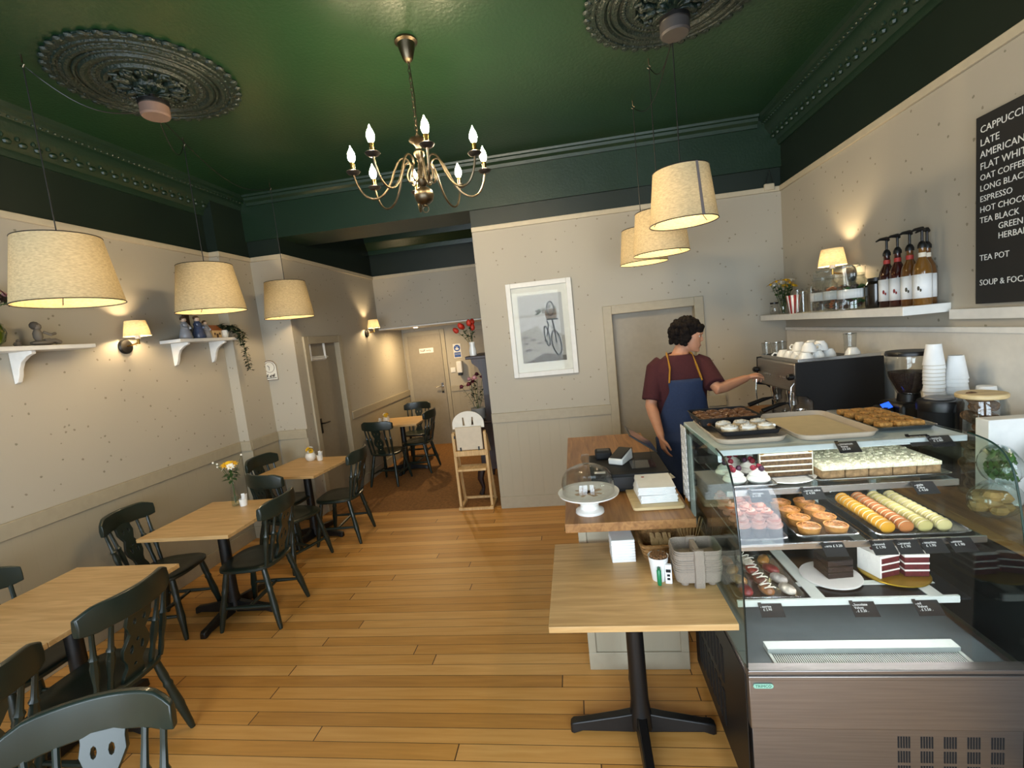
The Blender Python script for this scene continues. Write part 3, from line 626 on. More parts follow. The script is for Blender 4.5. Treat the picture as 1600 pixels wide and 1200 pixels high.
MB().loft([[(-.038,y,z),(.038,y,z),(.038,y,z+.006),(-.038,y,z+.006)] for y,z in ((-.07,.036),(.07,.064))]).build('screen',BLACKP,t,bevel=.002)
t=thing('tablet','tablet computer tilted on a clear stand above the cash drawer','tablet',(bx1-.12,by0+.17,1.046),0)
MB().box(-.07,.07,-.09,.06,0,.004).build('stand_foot',GLASST,t,bevel=.001)
for x in (-.05,.05): MB().tube([(x,-.06,.004),(x,.02,.09),(x,.03,.095),(x,-.05,.01)],.004,6).build('stand_arm',GLASST,t)
M=xf((0,.03,.135),0,0,math.radians(36))
MB().box(-.09,.09,-.12,.12,0,.009,M=M).build('tablet_body',BLACKP,t,bevel=.003); MB().box(-.08,.08,-.11,.11,.009,.0096,M=M).build('screen',mat('tablet_screen','#3b4354',.12),t)
# paper bags on wooden board
p=atz(1022,782,.94)
t=thing('serving_board','light wooden board under the white paper bags on the counter','board',(p.x,p.y+.02,.94),.03); MB().prism(rrect(-.125,.125,-.15,.15,.02),0,.016).build('board',PALEW,t,bevel=.004)
for k,(dz,rz,lab) in enumerate(((.017,.05,'lower pack of white paper bags on the wooden board'),(.058,-.04,'upper pack of white paper bags with a small red mark on the wooden board'))):
    b=thing('paper_bag_pack',lab,'paper bags',(p.x+.01,p.y+.04,.94+dz),rz,'packs of white paper bags')
    for i in range(6): MB().box(-.092+.002*(i%3),.092-.002*((i+1)%3),-.12,.12-.003*(i%2),i*.0066,i*.0066+.006).build('bag',PAPERW,b,bevel=.002)
    if k: MB().prism(circ(-.05,.05,.009,n=10),.0395,.0401).build('printed_mark',mat('red_print','#a3473f',.7),b)
p=atz(1043,748,.955)
t=tag(MB().grid(lambda u,v:(p.x-.08+.12*u,p.y-.02+.14*v,.945+.02*u*u*(1-v)+.002),6,6).build('paper_sheet',PAPERW,solid=.001),'loose white paper sheet curling off the counter edge by the cash drawer','paper')

# ------------------------------------------------------------------ takeaway supplies on the side table
TZ=.747
p=atz(974,875,TZ)
t=thing('napkin_pack','square white block of paper napkins on the side table','napkins',(p.x,p.y+.03,TZ),.04)
for k in range(8): MB().box(-.055+.001*(k%2),.055,-.055,.055-.001*(k%3),k*.0137,k*.0137+.0134).build('napkin_fold',PAPERW,t,bevel=.003)
p=atz(1048,862,TZ); bk=Vector((p.x,2.215,TZ))
t=thing('cutlery_basket','rectangular wicker basket of wooden cutlery on the side table','basket',bk,.02)
def rr3(hx,hy,z,r=.03): return [(x,y,z) for x,y in rrect(-hx,hx,-hy,hy,r)]
MB().loft([rr3(.125,.085,.0),rr3(.15,.105,.085),rr3(.158,.112,.088),rr3(.15,.105,.092),rr3(.14,.095,.085),rr3(.115,.075,.008)]).build('woven_body',WICK,t,smooth=60)
wv=MB()
for z in (.02,.04,.06,.08): h=.125+.025*z/.085; wv.tube([(x*1.0,y,z) for x,y in rrect(-h-.002,h+.002,-.087-.02*z/.085,.087+.02*z/.085,.03)],.006,5,closed=True)
wv.build('weave_bands',WICK,t)
for k in range(16):
    x=-.09+.012*(k%8); y=-.055+.035*(k//8)
    o=MB().loft([[(-.006,yy,z0-.001),(.006,yy,z0-.001),(.006,yy,z0+.001),(-.006,yy,z0+.001)] for yy,z0 in ((-.045,0),(.0,.004),(.05,.012))],M=xf((bk.x+x,bk.y+y-.01,bk.z+.06+.012*(k//8)+.002*(k%3)),.06*((k*7)%5-2),.15)).build('wooden_fork',PINE)
    tag(o,'flat wooden fork lying in the wicker cutlery basket','fork','wooden forks in the basket')
for k in range(22):
    a=-.9+1.8*k/21
    o=MB().tube([(bk.x+.085+.02*math.sin(a),bk.y-.005+.01*(k%3-1),bk.z+.012),(bk.x+.085+.085*math.sin(a),bk.y+.012*(k%3-1),bk.z+.155+.02*math.cos(a))],.0032,4,flat=.5).build('wooden_stirrer',PINE)
    tag(o,'thin wooden stirrer fanned upright in the wicker basket','stirrer','fanned wooden stirrers')
p=atz(1032,908,TZ)
t=thing('lidded_cup','white paper cup with a brown fluffy top on the side table','cup',(p.x,p.y+.02,TZ))
MB().lathe([(.03,0),(.042,.105),(.044,.108),(.041,.106),(.039,.10)],24).build('cup',PAPERW,t)
bb=MB()
for k in range(30): a=k*2.4; r=.034*math.sqrt(k/30); bb.sph((r*math.cos(a),r*math.sin(a),.103+.006*math.cos(r*30)),.009,n=6)
bb.build('brown_sugar',mat('demerara','#6b4a2a',.8,var=.4,scale=150),t)
p=atz(1029,908,TZ)
t=thing('lighter','small green plastic tube standing on the side table','tube',(p.x-.0,p.y-.03,TZ)); MB().lathe([(.008,0),(.0095,.01),(.0095,.065),(.006,.07)],12).build('body',mat('green_plastic','#0e7a4a',.3),t); MB().lathe([(.007,.07),(.007,.078)],12).build('cap',mat('green_cap','#0b5a38',.4),t)
p=atz(1044,907,TZ)
t=thing('sweetener_box','small white box with black print beside the carrier stack','box',(p.x,p.y-.02,TZ),-.15); MB().box(-.014,.014,-.009,.009,0,.085).build('box',PAPERW,t,bevel=.003)
MB().box(-.010,.010,-.0096,-.009,.052,.066).box(-.006,.006,-.0096,-.009,.034,.044).box(-.006,.006,-.0096,-.009,.018,.028).build('printing',BLACKM,t)
p=atz(1093,915,TZ)
def carrier(z,lab):
    t=thing('cup_carrier',lab,'cup carrier',(p.x,p.y+.05,TZ+z),.0,'stacked pulp cup carriers')
    sx,sy=.095,.07
    def ring(k,z): return [(x,y,z) for x,y in rrect(-sx*k,sx*k,-sy*k,sy*k,.03*k)]
    mb=MB().loft([ring(.94,.0),ring(1.0,.045),ring(1.03,.047),ring(1.03,.052),ring(.97,.05),ring(.90,.006)])
    for s in (-1,1): mb.loft([[(-.022,s*(sy-.012),z),(.022,s*(sy-.012),z),(.018,s*(sy+o_),z),(-.018,s*(sy+o_),z)] for z,o_ in ((-.025,.002),(.03,.012),(.055,.004))])
    mb.loft([[(-.01,-sy*.9,z),(.01,-sy*.9,z),(.01,sy*.9,z),(-.01,sy*.9,z)] for z in (.004,.045)])
    for a in (-1,1):
        for b in (-1,1): mb.lathe([(.016,-.018),(.02,.004)],10,(a*.055,b*.038,0))
    mb.build('pulp_tray',KRAFT,t,bevel=.002); return t
cc=carrier(.02,'lowest grey pulp cup carrier of the stack on the side table')
for k in range(1,9): dup(cc,(p.x+.001*(k%3-1),p.y+.05,TZ+.02+.0095*k+(.012 if k>5 else 0)),.01*(k%2),'topmost grey pulp cup carrier of the stack, open wells showing' if k==8 else 'grey pulp cup carrier nested inside the stack on the side table','stacked pulp cup carriers')

# ================================================================== CAKE DISPLAY CASE
X0,X1=.515,1.392; Y0,Y1=1.625,2.42
t=case=thing('cake_display_case','curved glass refrigerated cake display with brushed steel base','display case',(0,0,0))
MB().box(X0+.02,X1+.04,Y0+.055,Y1,.04,.365).build('base_plinth',STEEL,t,bevel=.003)
MB().box(X0,X1+.04,Y0,Y1,.365,.562).build('front_panel',STEEL,t,bevel=.003)
MB().box(X0-.004,X0,Y0+.03,Y1,.03,.56).build('side_panel',DARKSTEEL,t,bevel=.001)
sv=MB()
for i in range(8):
    for j in range(2): sv.box(X0-.006,X0-.004,Y0+.30+.055*i,Y0+.33+.055*i,.10+.20*j,.26+.20*j)
sv.build('side_vents',BLACKM,t)
MB().box(X0-.004,X1+.042,Y0-.012,Y0+.03,.562,.578).box(X0-.004,X1+.042,Y0-.006,Y0+.03,.578,.584).box(X0-.004,X1+.042,Y0-.012,Y0+.03,.584,.600).build('front_rail',STEEL,t,bevel=.004)
for i in range(5):
    v=MB()
    for j in range(4):
        for k in range(5): x=1.03+.075*i+.0088*k; z=.29-.058*j; v.box(x,x+.005,Y0+.0535,Y0+.056,z-.045,z)
    v.build('vent_slots',BLACKM,t)
o=MB().prism(rrect(-.034,.034,-.009,.009,.009),0,.003,M=Matrix.Translation((.562,Y0-.001,.535))@Matrix.Rotation(PI/2,4,'X')).build('maker_badge',mat('pale_green_badge','#8fc2ae',.3),t)
text('badge_lettering','TRIMCO',.0145,mat('badge_ink','#2d5c4c',.5),o,Matrix.Translation((.562,Y0-.0042,.530))@Matrix.Rotation(PI/2,4,'X'),align='CENTER')
# well floor and grille
MB().box(X0+.01,X1-.01,Y0+.03,Y1-.03,.562,.568).build('well_floor',mat('dark_steel_floor','#6a767a',.3,.35),t)
gr=MB(); gx0,gx1,gy0,gy1=.635,1.268,Y0+.055,Y0+.115
gr.box(gx0-.01,gx1+.01,gy1,gy1+.045,.568,.590).box(gx0-.01,gx1+.01,gy0-.01,gy0,.568,.576).box(gx0-.01,gx0,gy0,gy1,.568,.576).box(gx1,gx1+.01,gy0,gy1,.568,.576)
n=84
for k in range(n): x=gx0+(gx1-gx0)*k/n; gr.box(x,x+.0038,gy0,gy1,.5702,.5712)
gr.build('air_grille',mat('white_enamel','#cdd6d0',.4),t)
MB().box(gx0,gx1,gy0,gy1,.5681,.5695).build('grille_void',BLACKM,t)
# glass
prof=[(Y0+.008,.600),(Y0+.010,.95),(Y0+.03,1.12),(Y0+.055,1.24),(Y0+.078,1.285),(Y0+.11,1.316),(Y0+.16,1.334),(Y0+.24,1.342)]
pr=[]
for i in range(len(prof)-1):
    for k in range(3):
        u=k/3; P0=prof[max(i-1,0)];P1=prof[i];P2=prof[i+1];P3=prof[min(i+2,len(prof)-1)]
        pr.append(tuple(.5*((2*P1[d])+(-P0[d]+P2[d])*u+(2*P0[d]-5*P1[d]+4*P2[d]-P3[d])*u*u+(-P0[d]+3*P1[d]-3*P2[d]+P3[d])*u**3) for d in (0,1)))
pr.append(prof[-1])
g=MB(); n=len(pr)
vs=[(x,y,z) for x in (X0,X1) for y,z in pr]; g.add(vs,[(i,i+1,n+i+1,n+i) for i in range(n-1)]); g.build('front_glass',GLASST,t,smooth=180)
for x,nm in ((X0,'left'),(X1,'right')):
    poly=[(y,z) for y,z in pr]+[(Y1-.01,1.325),(Y1-.01,.58),(Y0+.01,.58)]
    o=MB().prism(poly,-.002,.002,M=basis((x,0,0),(0,1,0),(0,0,1),(1,0,0))).build('end_glass',GLASSG,t)
    e=MB().tube([(x,y,z) for y,z in pr],.0035,6).build('glass_edge',mat('dark_glass_edge','#16201d',.2) if x==X0 else mat('green_glass_edge','#1f3a33',.2),o)
# top board, rear frame, sliding doors, shelves, lights
MB().box(X0+.004,X1-.004,Y0+.235,Y1,1.312,1.335).build('top_board',mat('pale_top_glass','#c3d0cf',.25),t,bevel=.002)
fr=MB()
for x in (X0+.006,X0+.29,X0+.585,X1-.03): fr.box(x,x+.024,Y1-.035,Y1-.005,.60,1.312)
fr.box(X0+.03,X1-.03,Y1-.035,Y1-.005,.575,.60).build('rear_frame',WHITE,t,bevel=.002)
for x0,x1 in ((X0+.03,X0+.30),(X0+.31,X0+.60),(X0+.605,X1-.03)): MB().box(x0,x1,Y1-.022,Y1-.018,.60,1.31).build('sliding_door',GLASSD,t)
SH=((1.165,Y0+.245),(1.0,Y0+.125),(.735,Y0+.185))
SHM=glassmat('shelf_glass',(.84,.90,.90),.05,1.0)
for i,(z,yf) in enumerate(SH):
    o=MB().box(X0+.03,X1-.03,yf,Y1-.05,z-.008,z).build('shelf',SHM if i<2 else mat('dark_shelf','#2c3338',.25,.6),t)
    if i<2: MB().box(X0+.03,X1-.03,yf-.008,yf,z-.020,z+.004).build('shelf_edge',ALU,o,bevel=.001)
    else:
        f=MB().box(X0+.03,X1-.07,yf-.008,yf+.004,z-.014,z+.012)
        for x in (X0+.31,X1-.16): f.box(x,x+.05,yf+.004,Y1-.06,z,z+.004)
        f.box(X0+.06,X1-.08,yf+.10,yf+.13,z,z+.003).build('shelf_edge',mat('white_strip','#dfe6df',.35),o,bevel=.001)
    MB().box(X0+.06,X1-.06,yf+.006,yf+.014,z-.0125,z-.0085).build('light_strip',LED,o)
MB().box(X0+.05,X1-.05,Y0+.262,Y0+.28,1.306,1.311).build('light_strip',LEDT,t)
for y0 in (Y0+.245,):
    MB().box(X0+.006,X0+.02,y0,Y1-.04,1.285,1.312).build('side_rail',ALU,t)

# ------------------------------------------------------------------ trays, cakes
def tray(name,label,x0,x1,y0,y1,z,h,m,group=None,lip=.012,r=.02):
    t=thing(name,label,'tray',((x0+x1)/2,(y0+y1)/2,z+.0015),0,group); hx,hy=(x1-x0)/2,(y1-y0)/2
    f=lambda k,z:[(x,y,z) for x,y in rrect(-hx+k,hx-k,-hy+k,hy-k,max(.004,r-k*.5))]
    MB().loft([f(lip,0),f(0,h),f(-.004,h+.001),f(0,h+.003),f(lip+.002,.003)]).build('tray_body',m,t,smooth=50)
    return t
BEIGE=mat('beige_tray','#b7a894',.6); 
ZT=1.335
tA=tray('serving_tray','beige plastic tray under the two bun trays on the case top',.545,.815,1.925,2.36,ZT,.02,BEIGE,None,.008,.05)
tB=tray('serving_tray','empty beige plastic tray in the middle of the case top',.845,1.135,1.905,2.36,ZT,.02,BEIGE,None,.008,.05)
MB().prism(rrect(-.118,.118,-.20,.20,.008),.0035,.0055).build('baking_paper',mat('baking_paper','#c9b791',.8),tB)
tC=tray('baking_tray','steel tray of flapjack pieces at the right of the case top',1.155,1.37,1.97,2.36,ZT,.014,ALU)
tray('baking_tray','black tray of pale iced buns on the front of the beige tray',.572,.80,1.965,2.14,ZT+.025,.016,BLACKM,None,.006)
tray('baking_tray','deep black tray of sticky pecan buns at the rear left of the case top',.535,.80,2.155,2.40,ZT+.026,.034,BLACKM,None,.01)
ICED=mat('iced_bun','#c2ad8b',.4,var=.3,scale=40,bump=.4,bscale=50); ICING=mat('white_icing','#d9d3c6',.35); STICKY=mat('sticky_bun','#5c3317',.25,var=.6,scale=45,bump=.8,bscale=60,coat=.5); NUT=mat('pecan','#6b4222',.4,var=.4,scale=60)
def bun(name,label,loc,r,m,m2,group,seed):
    rnd=random.Random(seed); t=thing(name,label,'bun',loc,rnd.random()*6,group)
    MB().lathe([(r*.9,0),(r,.008),(r*.95,.020),(r*.7,.028),(0,.030)],14).build('dough',m,t)
    s=MB().tube([(r*.85*(1-k/22)*math.cos(k*.75),r*.85*(1-k/22)*math.sin(k*.75),.025+.008*k/22) for k in range(20)],.007,6); s.build('swirl',m2,t)
    return t
for i in range(4):
    for j in range(3): bun('sticky_bun','glossy sticky pecan bun in the deep black tray',(.575+.062*i,2.195+.072*j,ZT+.030),.036,STICKY,NUT,'sticky pecan buns',i*3+j)
for i in range(3):
    for j in range(2): bun('iced_bun','pale flat iced bun in the shallow black tray',(.615+.07*i,2.01+.08*j,ZT+.028),.036,ICED,ICING,'iced buns',50+i*3+j)
FLAP=mat('flapjack','#b07e3c',.7,var=.35,scale=90,bump=.9,bscale=110)
rnd=random.Random(3)
for i in range(3):
    for j in range(5): tag(MB().cbox((0,0,.012),(.05,.045,.024)).build('flapjack',FLAP,loc=(1.205+.057*i+rnd.uniform(-.004,.004),2.02+.068*j,ZT+.006),rz=rnd.uniform(-.25,.25),bevel=.006),'golden oat flapjack square in the steel tray','flapjack','flapjack squares')
def price(label,lines,x,y,z,tilt=-.9,w=.075,h=.05,rz=0,size=.0125):
    t=thing('price_card',label,'price card',(x,y,z),rz)
    M=Matrix.Rotation(tilt+PI/2,4,'X')
    MB().box(-w/2,w/2,-h,0,-.0008,.0008,M=M).build('card',CARD,t)
    MB().box(-w/2,-w/2+.012,-.012,.004,.0008,.003,M=M).build('clip',BLACKP,t)
    text('chalk_lettering',lines,size,CHALK,t,M@Matrix.Translation((-w/2+.006,-.015,.0012)),space=.9)
    return t
yt=Y0+.232
price('slate price card reading Cinnamon buns on the case top edge','Cinnamon\n  buns\n  £3.50',.975,yt,ZT+.004); price('slate price card reading Flapjack at the right of the case top edge','Flapjack\n  £ 2.80',1.285,yt,ZT+.004); price('slate price card reading Gluten free half behind the flapjack card','Gluten free',1.235,yt+.03,ZT+.004)
price('slate price card reading Cake on the upper shelf edge','Apple\n Cake\n £ 4.50',1.235,Y0+.235,1.165)
for i,(x,s,w_) in enumerate(((1.02,'Almond\n  £ 1.90','first of the four macaron cards'),(1.10,'Caramel\n  £ 1.90','second of the four macaron cards'),(1.18,'Pistachio\n  £ 1.90','third of the four macaron cards'),(1.27,'Lemon\n  £ 1.90','fourth of the four macaron cards'))): price('slate price card, '+w_,s,x,Y0+.115,1.0)
price('slate price card reading Chocolate Velvet on the bottom shelf edge','Chocolate\n Velvet\n . £ 5.20 .',.985,Y0+.175,.735,w=.085,h=.055); price('slate price card reading Red Velvet on the bottom shelf edge','Red\n Velvet\n . £ 5.50 .',1.20,Y0+.175,.735,w=.085,h=.055)
price('pale price card behind glass on the bottom shelf by the pastries','Pastries\n  £ 2.90',.66,Y0+.175,.735,w=.085); price('slate price card by the tarts on the middle shelf edge','Tarts £ 3.20',.86,Y0+.115,1.0); price('slate price card under the meringues on the upper shelf edge','Meringue\n £ 3.00',.66,Y0+.235,1.165); price('slate price card under the layer cake on the upper shelf edge','Carrot cake\n  £ 4.50',.85,Y0+.235,1.165)
# upper shelf
zU=1.165
tray('glass_tray','clear tray of berry meringues at the left of the upper shelf',.56,.745,1.885,2.22,zU,.010,ALU)
BERRY=mat('raspberry','#8d1f33',.45,var=.3,scale=120,bump=.6,bscale=200); BLUEB=mat('dark_berry','#3a1530',.4)
for i,(x,y) in enumerate(((.605,1.955),(.695,1.95),(.605,2.055),(.70,2.06),(.655,2.15))):
    t=thing('meringue','white piped meringue nest topped with red berries','meringue',(x,y,zU+.006),i,'berry meringues')
    mb=MB().lathe([(.035,0),(.045,.012),(.042,.022),(.034,.028),(.036,.034),(.025,.044),(.02,.05),(0,.056)],18)
    mb.tube([(.04*(1-k/40)*math.cos(k*.55),.04*(1-k/40)*math.sin(k*.55),.012+.001*k) for k in range(36)],.008,6); mb.build('meringue_swirl',CREAM,t)
    for k in range(3): MB().sph((.018*math.cos(k*2.1),.018*math.sin(k*2.1),.058),.012,n=10).build('berry',BERRY if (i+k)%3 else BLUEB,t)
def wedge(mb,R,h0,h1,a0,a1,mi,n=18):
    poly=[(0,0)]+[(R*math.cos(a0+(a1-a0)*k/n),R*math.sin(a0+(a1-a0)*k/n)) for k in range(n+1)]
    return mb.prism(poly,h0,h1,mi)
p=atz(1243,757,zU)
t=thing('cake_plate','round white plate under the cut layer cake on the upper shelf','plate',(p.x,p.y+.115,zU)); MB().lathe([(.07,0),(.12,.006),(.122,.010),(.075,.006),(0,.005)],40).build('plate',WHITEG,t)
SPONGE=mat('carrot_sponge','#58422a',.85,var=.5,scale=90,bump=.6,bscale=120); CRUST=mat('nut_crust','#b0905c',.8,var=.4,scale=80,bump=.9,bscale=130); BUTTER=mat('cream_frosting','#e8e2c8',.5,bump=.2,bscale=40)
t=thing('layer_cake','half round carrot layer cake with cream bands and nut edge','cake',(p.x,p.y+.075,zU+.008))
for k in range(4): wedge(MB(),.098,.002+.024*k,.020+.024*k,0,PI,0).build('sponge_layer',SPONGE,t)
for k in range(4): wedge(MB(),.0985,.020+.024*k,.026+.024*k if k<3 else .1,0,PI,0).build('cream_layer',BUTTER,t)
rim=MB()
for k in range(26): a=PI*k/25; rim.sph((.092*math.cos(a),.092*math.sin(a)+.002,.102),.010,(1,1,.7),6)
rim.build('nut_rim',CRUST,t); 
mb=MB(); pts=[(.099*math.cos(PI*k/24),.099*math.sin(PI*k/24)) for k in range(25)]; mb.loft([[(x,y,0),(x*1.03,y*1.03,0),(x*1.03,y*1.03,.1),(x,y,.1)] for x,y in pts]); mb.build('side_coating',BUTTER,t)
# tray bake
tb=tray('baking_tray','steel tray under the crumble cake on the upper shelf',.895,1.37,1.90,2.25,zU,.012,ALU)
CRUM=mat('crumble_top','#f2e6c6',.9,var=.3,scale=70,bump=1,bscale=90); CRUMS=mat('apple_sponge','#9a7b54',.9,var=.4,scale=50,bump=.5,bscale=70)
rnd=random.Random(9)
for i in range(5):
    for j in range(2):
        x0,y0=.925+.085*i,1.925+.155*j
        t=thing('crumble_cake_slice',('front row' if j==0 else 'rear row')+' slice of sugar dusted crumble cake in the steel tray','cake slice',(x0,y0,zU+.006),0,'crumble cake slices, '+('front' if j==0 else 'rear'))
        MB().box(.001,.083,.001,.152,0,.038).build('apple_sponge',CRUMS,t,bevel=.004)
        c=MB().box(0,.084,0,.153,.036,.050)
        for k in range(26): c.sph((rnd.uniform(.006,.078),rnd.uniform(.006,.147),.05),rnd.uniform(.006,.011),(1,1,.7),6)
        c.build('sugared_crumble',CRUM,t)
# middle shelf
zM=1.0
tray('baking_tray','steel tray of frosted cupcakes at the left of the middle shelf',.55,.725,1.765,2.14,zM,.012,ALU)
CHOC=mat('chocolate_case','#2b1a14',.6,var=.3); FROST=mat('mauve_frosting','#b27b66',.45,var=.25,scale=30,bump=.3,bscale=60); FROSTO=mat('orange_sauce','#b8552a',.35,var=.3)
for i in range(3):
    for j in range(5):
        t=thing('cupcake','dark cupcake with swirled pink brown frosting on the middle shelf','cupcake',(.582+.056*i,1.805+.07*j,zM+.005),i+j,'frosted cupcakes')
        MB().lathe([(.019,0),(.026,.036),(.026,.04),(0,.042)],16).build('paper_case',CHOC,t)
        MB().tube([((.026-.0007*k)*math.cos(k*.62),(.026-.0007*k)*math.sin(k*.62),.040+.0013*k) for k in range(34)],.0085,6).sph((0,0,.05),.022,n=8).build('frosting_swirl',FROST,t)
        MB().tube([(.02*math.cos(k),.02*math.sin(k),.066+.003*(k%2)) for k in range(6)],.004,5).build('caramel_drizzle',FROSTO,t)
tA=tray('baking_tray','steel tray of round custard tarts on the middle shelf',.765,.975,1.775,2.13,zM,.012,ALU)
PASTRY=mat('tart_pastry','#c78b43',.6,var=.2,scale=40); TARTF=mat('apricot_tart_top','#d2935a',.3,var=.35,scale=50,bump=.3,bscale=50,coat=.3)
for i in range(2):
    for j in range(4):
        t=thing('fruit_tart','small round orange glazed tart in the steel tray','tart',(.822+.095*i,1.822+.082*j,zM+.005),0,'glazed tarts')
        MB().lathe([(.033,0),(.040,.026),(.041,.029),(.036,.029),(.035,.024),(0,.024)],20).build('pastry_shell',PASTRY,t)
        MB().lathe([(.035,.025),(.025,.030),(0,.032)],16).tube([((.028-.0015*k)*math.cos(k*.8),(.028-.0015*k)*math.sin(k*.8),.031) for k in range(16)],.004,5).build('glazed_filling',TARTF,t)
tray('baking_tray','steel tray of macaron rows at the right of the middle shelf',1.03,1.335,1.765,2.16,zM,.010,ALU)
MCOL=(('yellow',mat('yellow_macaron','#e3a324',.6),'yellow macaron in the leftmost row of the macaron tray'),('orange',mat('orange_macaron','#c77d42',.6),'orange brown macaron in the second row of the macaron tray'),('pale_green',mat('green_macaron','#cfc27a',.6),'pale green macaron in the third row of the macaron tray'),('lime',mat('lime_macaron','#d8cc8c',.6),'pale lime macaron in the rightmost row of the macaron tray'))
MF=mat('macaron_filling','#e6d9b8',.5)
for i,(nm,m_,lab) in enumerate(MCOL):
    proto=None
    for j in range(12):
        loc=(1.075+.062*i,1.795+.0262*j,zM+.028)
        if proto is None:
            t=thing('macaron',lab,'macaron',loc,0,nm.replace('_',' ')+' macaron row'); M=Matrix.Rotation(PI/2+.25,4,'X')
            for s in (-1,1): MB().lathe([(.023,.003*s),(.0245,.006*s),(.022,.010*s),(.012,.0135*s),(0,.014*s)],18,M=M).build('shell',m_,t)
            MB().lathe([(.0215,-.0035),(.0215,.0035)],18,M=M).build('filling',MF,t); proto=t
        else: dup(proto,loc)
# bottom shelf
zB=.735
tray('baking_tray','steel tray of wrapped pastries at the left of the bottom shelf',.55,.80,1.815,2.15,zB,.014,ALU)
cols=['#7a1f22','#8a5a34','#c8bfae','#a5773f','#66301f','#b9b3ab','#93672f','#8f2b24']
rnd=random.Random(5)
for k in range(12):
    m_=mat('pastry_%d'%k,cols[k%8],.35,var=.4,scale=40,bump=.4,bscale=50,coat=.4); x,y=.595+.078*(k%3),1.86+.078*(k//3)
    t=thing('pastry',('glazed pastry in the first row' if k<3 else 'glazed pastry in the second row' if k<6 else 'glazed pastry in the third row' if k<9 else 'glazed pastry in the rear row')+' of the bottom shelf tray, '+('left','centre','right')[k%3],'pastry',(x,y,zB+.006),rnd.uniform(-.6,.6))
    MB().loft([[(r*math.cos(q),xx,.018+r*.75*math.sin(q)) for q in [2*PI*i/10 for i in range(10)]] for xx,r in ((-.036,.008),(-.026,.019),(-.008,.024),(.012,.023),(.028,.017),(.036,.007))]).build('baked_roll',m_,t,smooth=60)
    if k%3==1: MB().tube([(.02*math.cos(i*.9),-.03+.004*i,.036+.004*math.sin(i)) for i in range(15)],.0025,5).build('icing_drizzle',ICING,t)
p=atz(1318,921,zB); 
t=thing('cake_board','round white cake board under the dark chocolate cake','cake board',(p.x,p.y+.095,zB+.005)); MB().lathe([(.11,0),(.112,.003),(.11,.006),(0,.006)],40).build('board',WHITE,t)
DCHOC=mat('dark_chocolate_sponge','#21130e',.6,var=.3,scale=60,bump=.4,bscale=80); DFR=mat('dark_frosting','#120b09',.4)
t=thing('chocolate_cake','dark chocolate layer cake slice on the white cake board','cake',(p.x+.02,p.y+.09,zB+.012),.1)
for k in range(3): MB().box(-.05,.05,-.03,.07,.026*k,.026*k+.021).build('sponge_layer',DCHOC,t,bevel=.002); MB().box(-.05,.05,-.03,.07,.026*k+.021,.026*k+.026).build('frosting_layer',DFR,t)
def dome(x,y,z,lab):
    t=thing('cake_dome',lab,'dome',(x,y,z)); MB().lathe([(.095,0),(.097,.05),(.085,.085),(.05,.105),(.012,.112)],32,cap=False).build('dome',GLASST,t,solid=.002); MB().lathe([(.006,.11),(.014,.122),(.006,.133),(0,.134)],14).build('knob',GLASST,t)
p=atz(1420,918,zB)
t=thing('cake_board','round gold cake board under the red velvet slices','cake board',(p.x+.01,p.y+.105,zB+.005)); MB().lathe([(.118,0),(.12,.003),(.118,.006),(0,.006)],44).build('board',mat('gold_foil','#b8962e',.3,.7),t)
REDV=mat('red_velvet','#5a1216',.7,var=.25,scale=70,bump=.4,bscale=90); 
for x,y,rz,lab in ((-.045,.09,.30,'left red velvet slice on the gold board, its cream side turned out'),(.058,.085,-.05,'right red velvet slice on the gold board')):
    t=thing('red_velvet_slice',lab,'cake slice',(p.x+.01+x,p.y+y,zB+.012),rz)
    for k in range(3): MB().box(-.043,.043,-.03,.07,.029*k,.029*k+.023).build('red_sponge',REDV,t,bevel=.002)
    for k in range(3): MB().box(-.0435,.0435,-.0305,.0705,.029*k+.023,.029*k+(.029 if k<2 else .034)).build('cream_layer',CREAM,t)
    if x<0: MB().box(-.050,-.043,-.031,.071,0,.092).build('cream_side',CREAM,t)
    MB().sph((.0,.03,.092),.02,(1.4,1,.25),8).build('red_crumbs',REDV,t)
# tea towel on the case's rear corner
t=tag(MB().grid(lambda u,v:(X0-.012-.006*math.sin(u*14)*v,Y1-.10+.10*u,1.325-.37*v+.0*u),12,14).build('tea_towel',checker('white_checked_cloth','#d9d7d2','#b4b3b0',55),solid=.004),'white checked tea towel hanging at the rear left corner of the display case','tea towel')

# ================================================================== BACK COUNTER ALONG THE RIGHT WALL
BZ=.92
t=thing('back_counter','oak worktop on dark units along the right wall under the espresso machine','counter',(0,0,0))
MB().box(1.43,2.03,2.62,4.80,.88,BZ).build('worktop',WORKT,t,bevel=.003); MB().box(1.47,2.02,2.64,4.78,0,.88).build('dark_units',mat('dark_unit','#1b1c1e',.5),t,bevel=.002)
sbox('trim_10',2.018,2.04,1.0,4.80,1.63,1.66,WHITE,bevel=.003); sbox('wall_splashback',2.03,2.04,.9,4.80,BZ,1.63,mat('splashback','#d5d2ca',.4))
sbox('trim_11',2.012,2.04,-1.0,2.82,1.70,1.755,WHITE,bevel=.003)
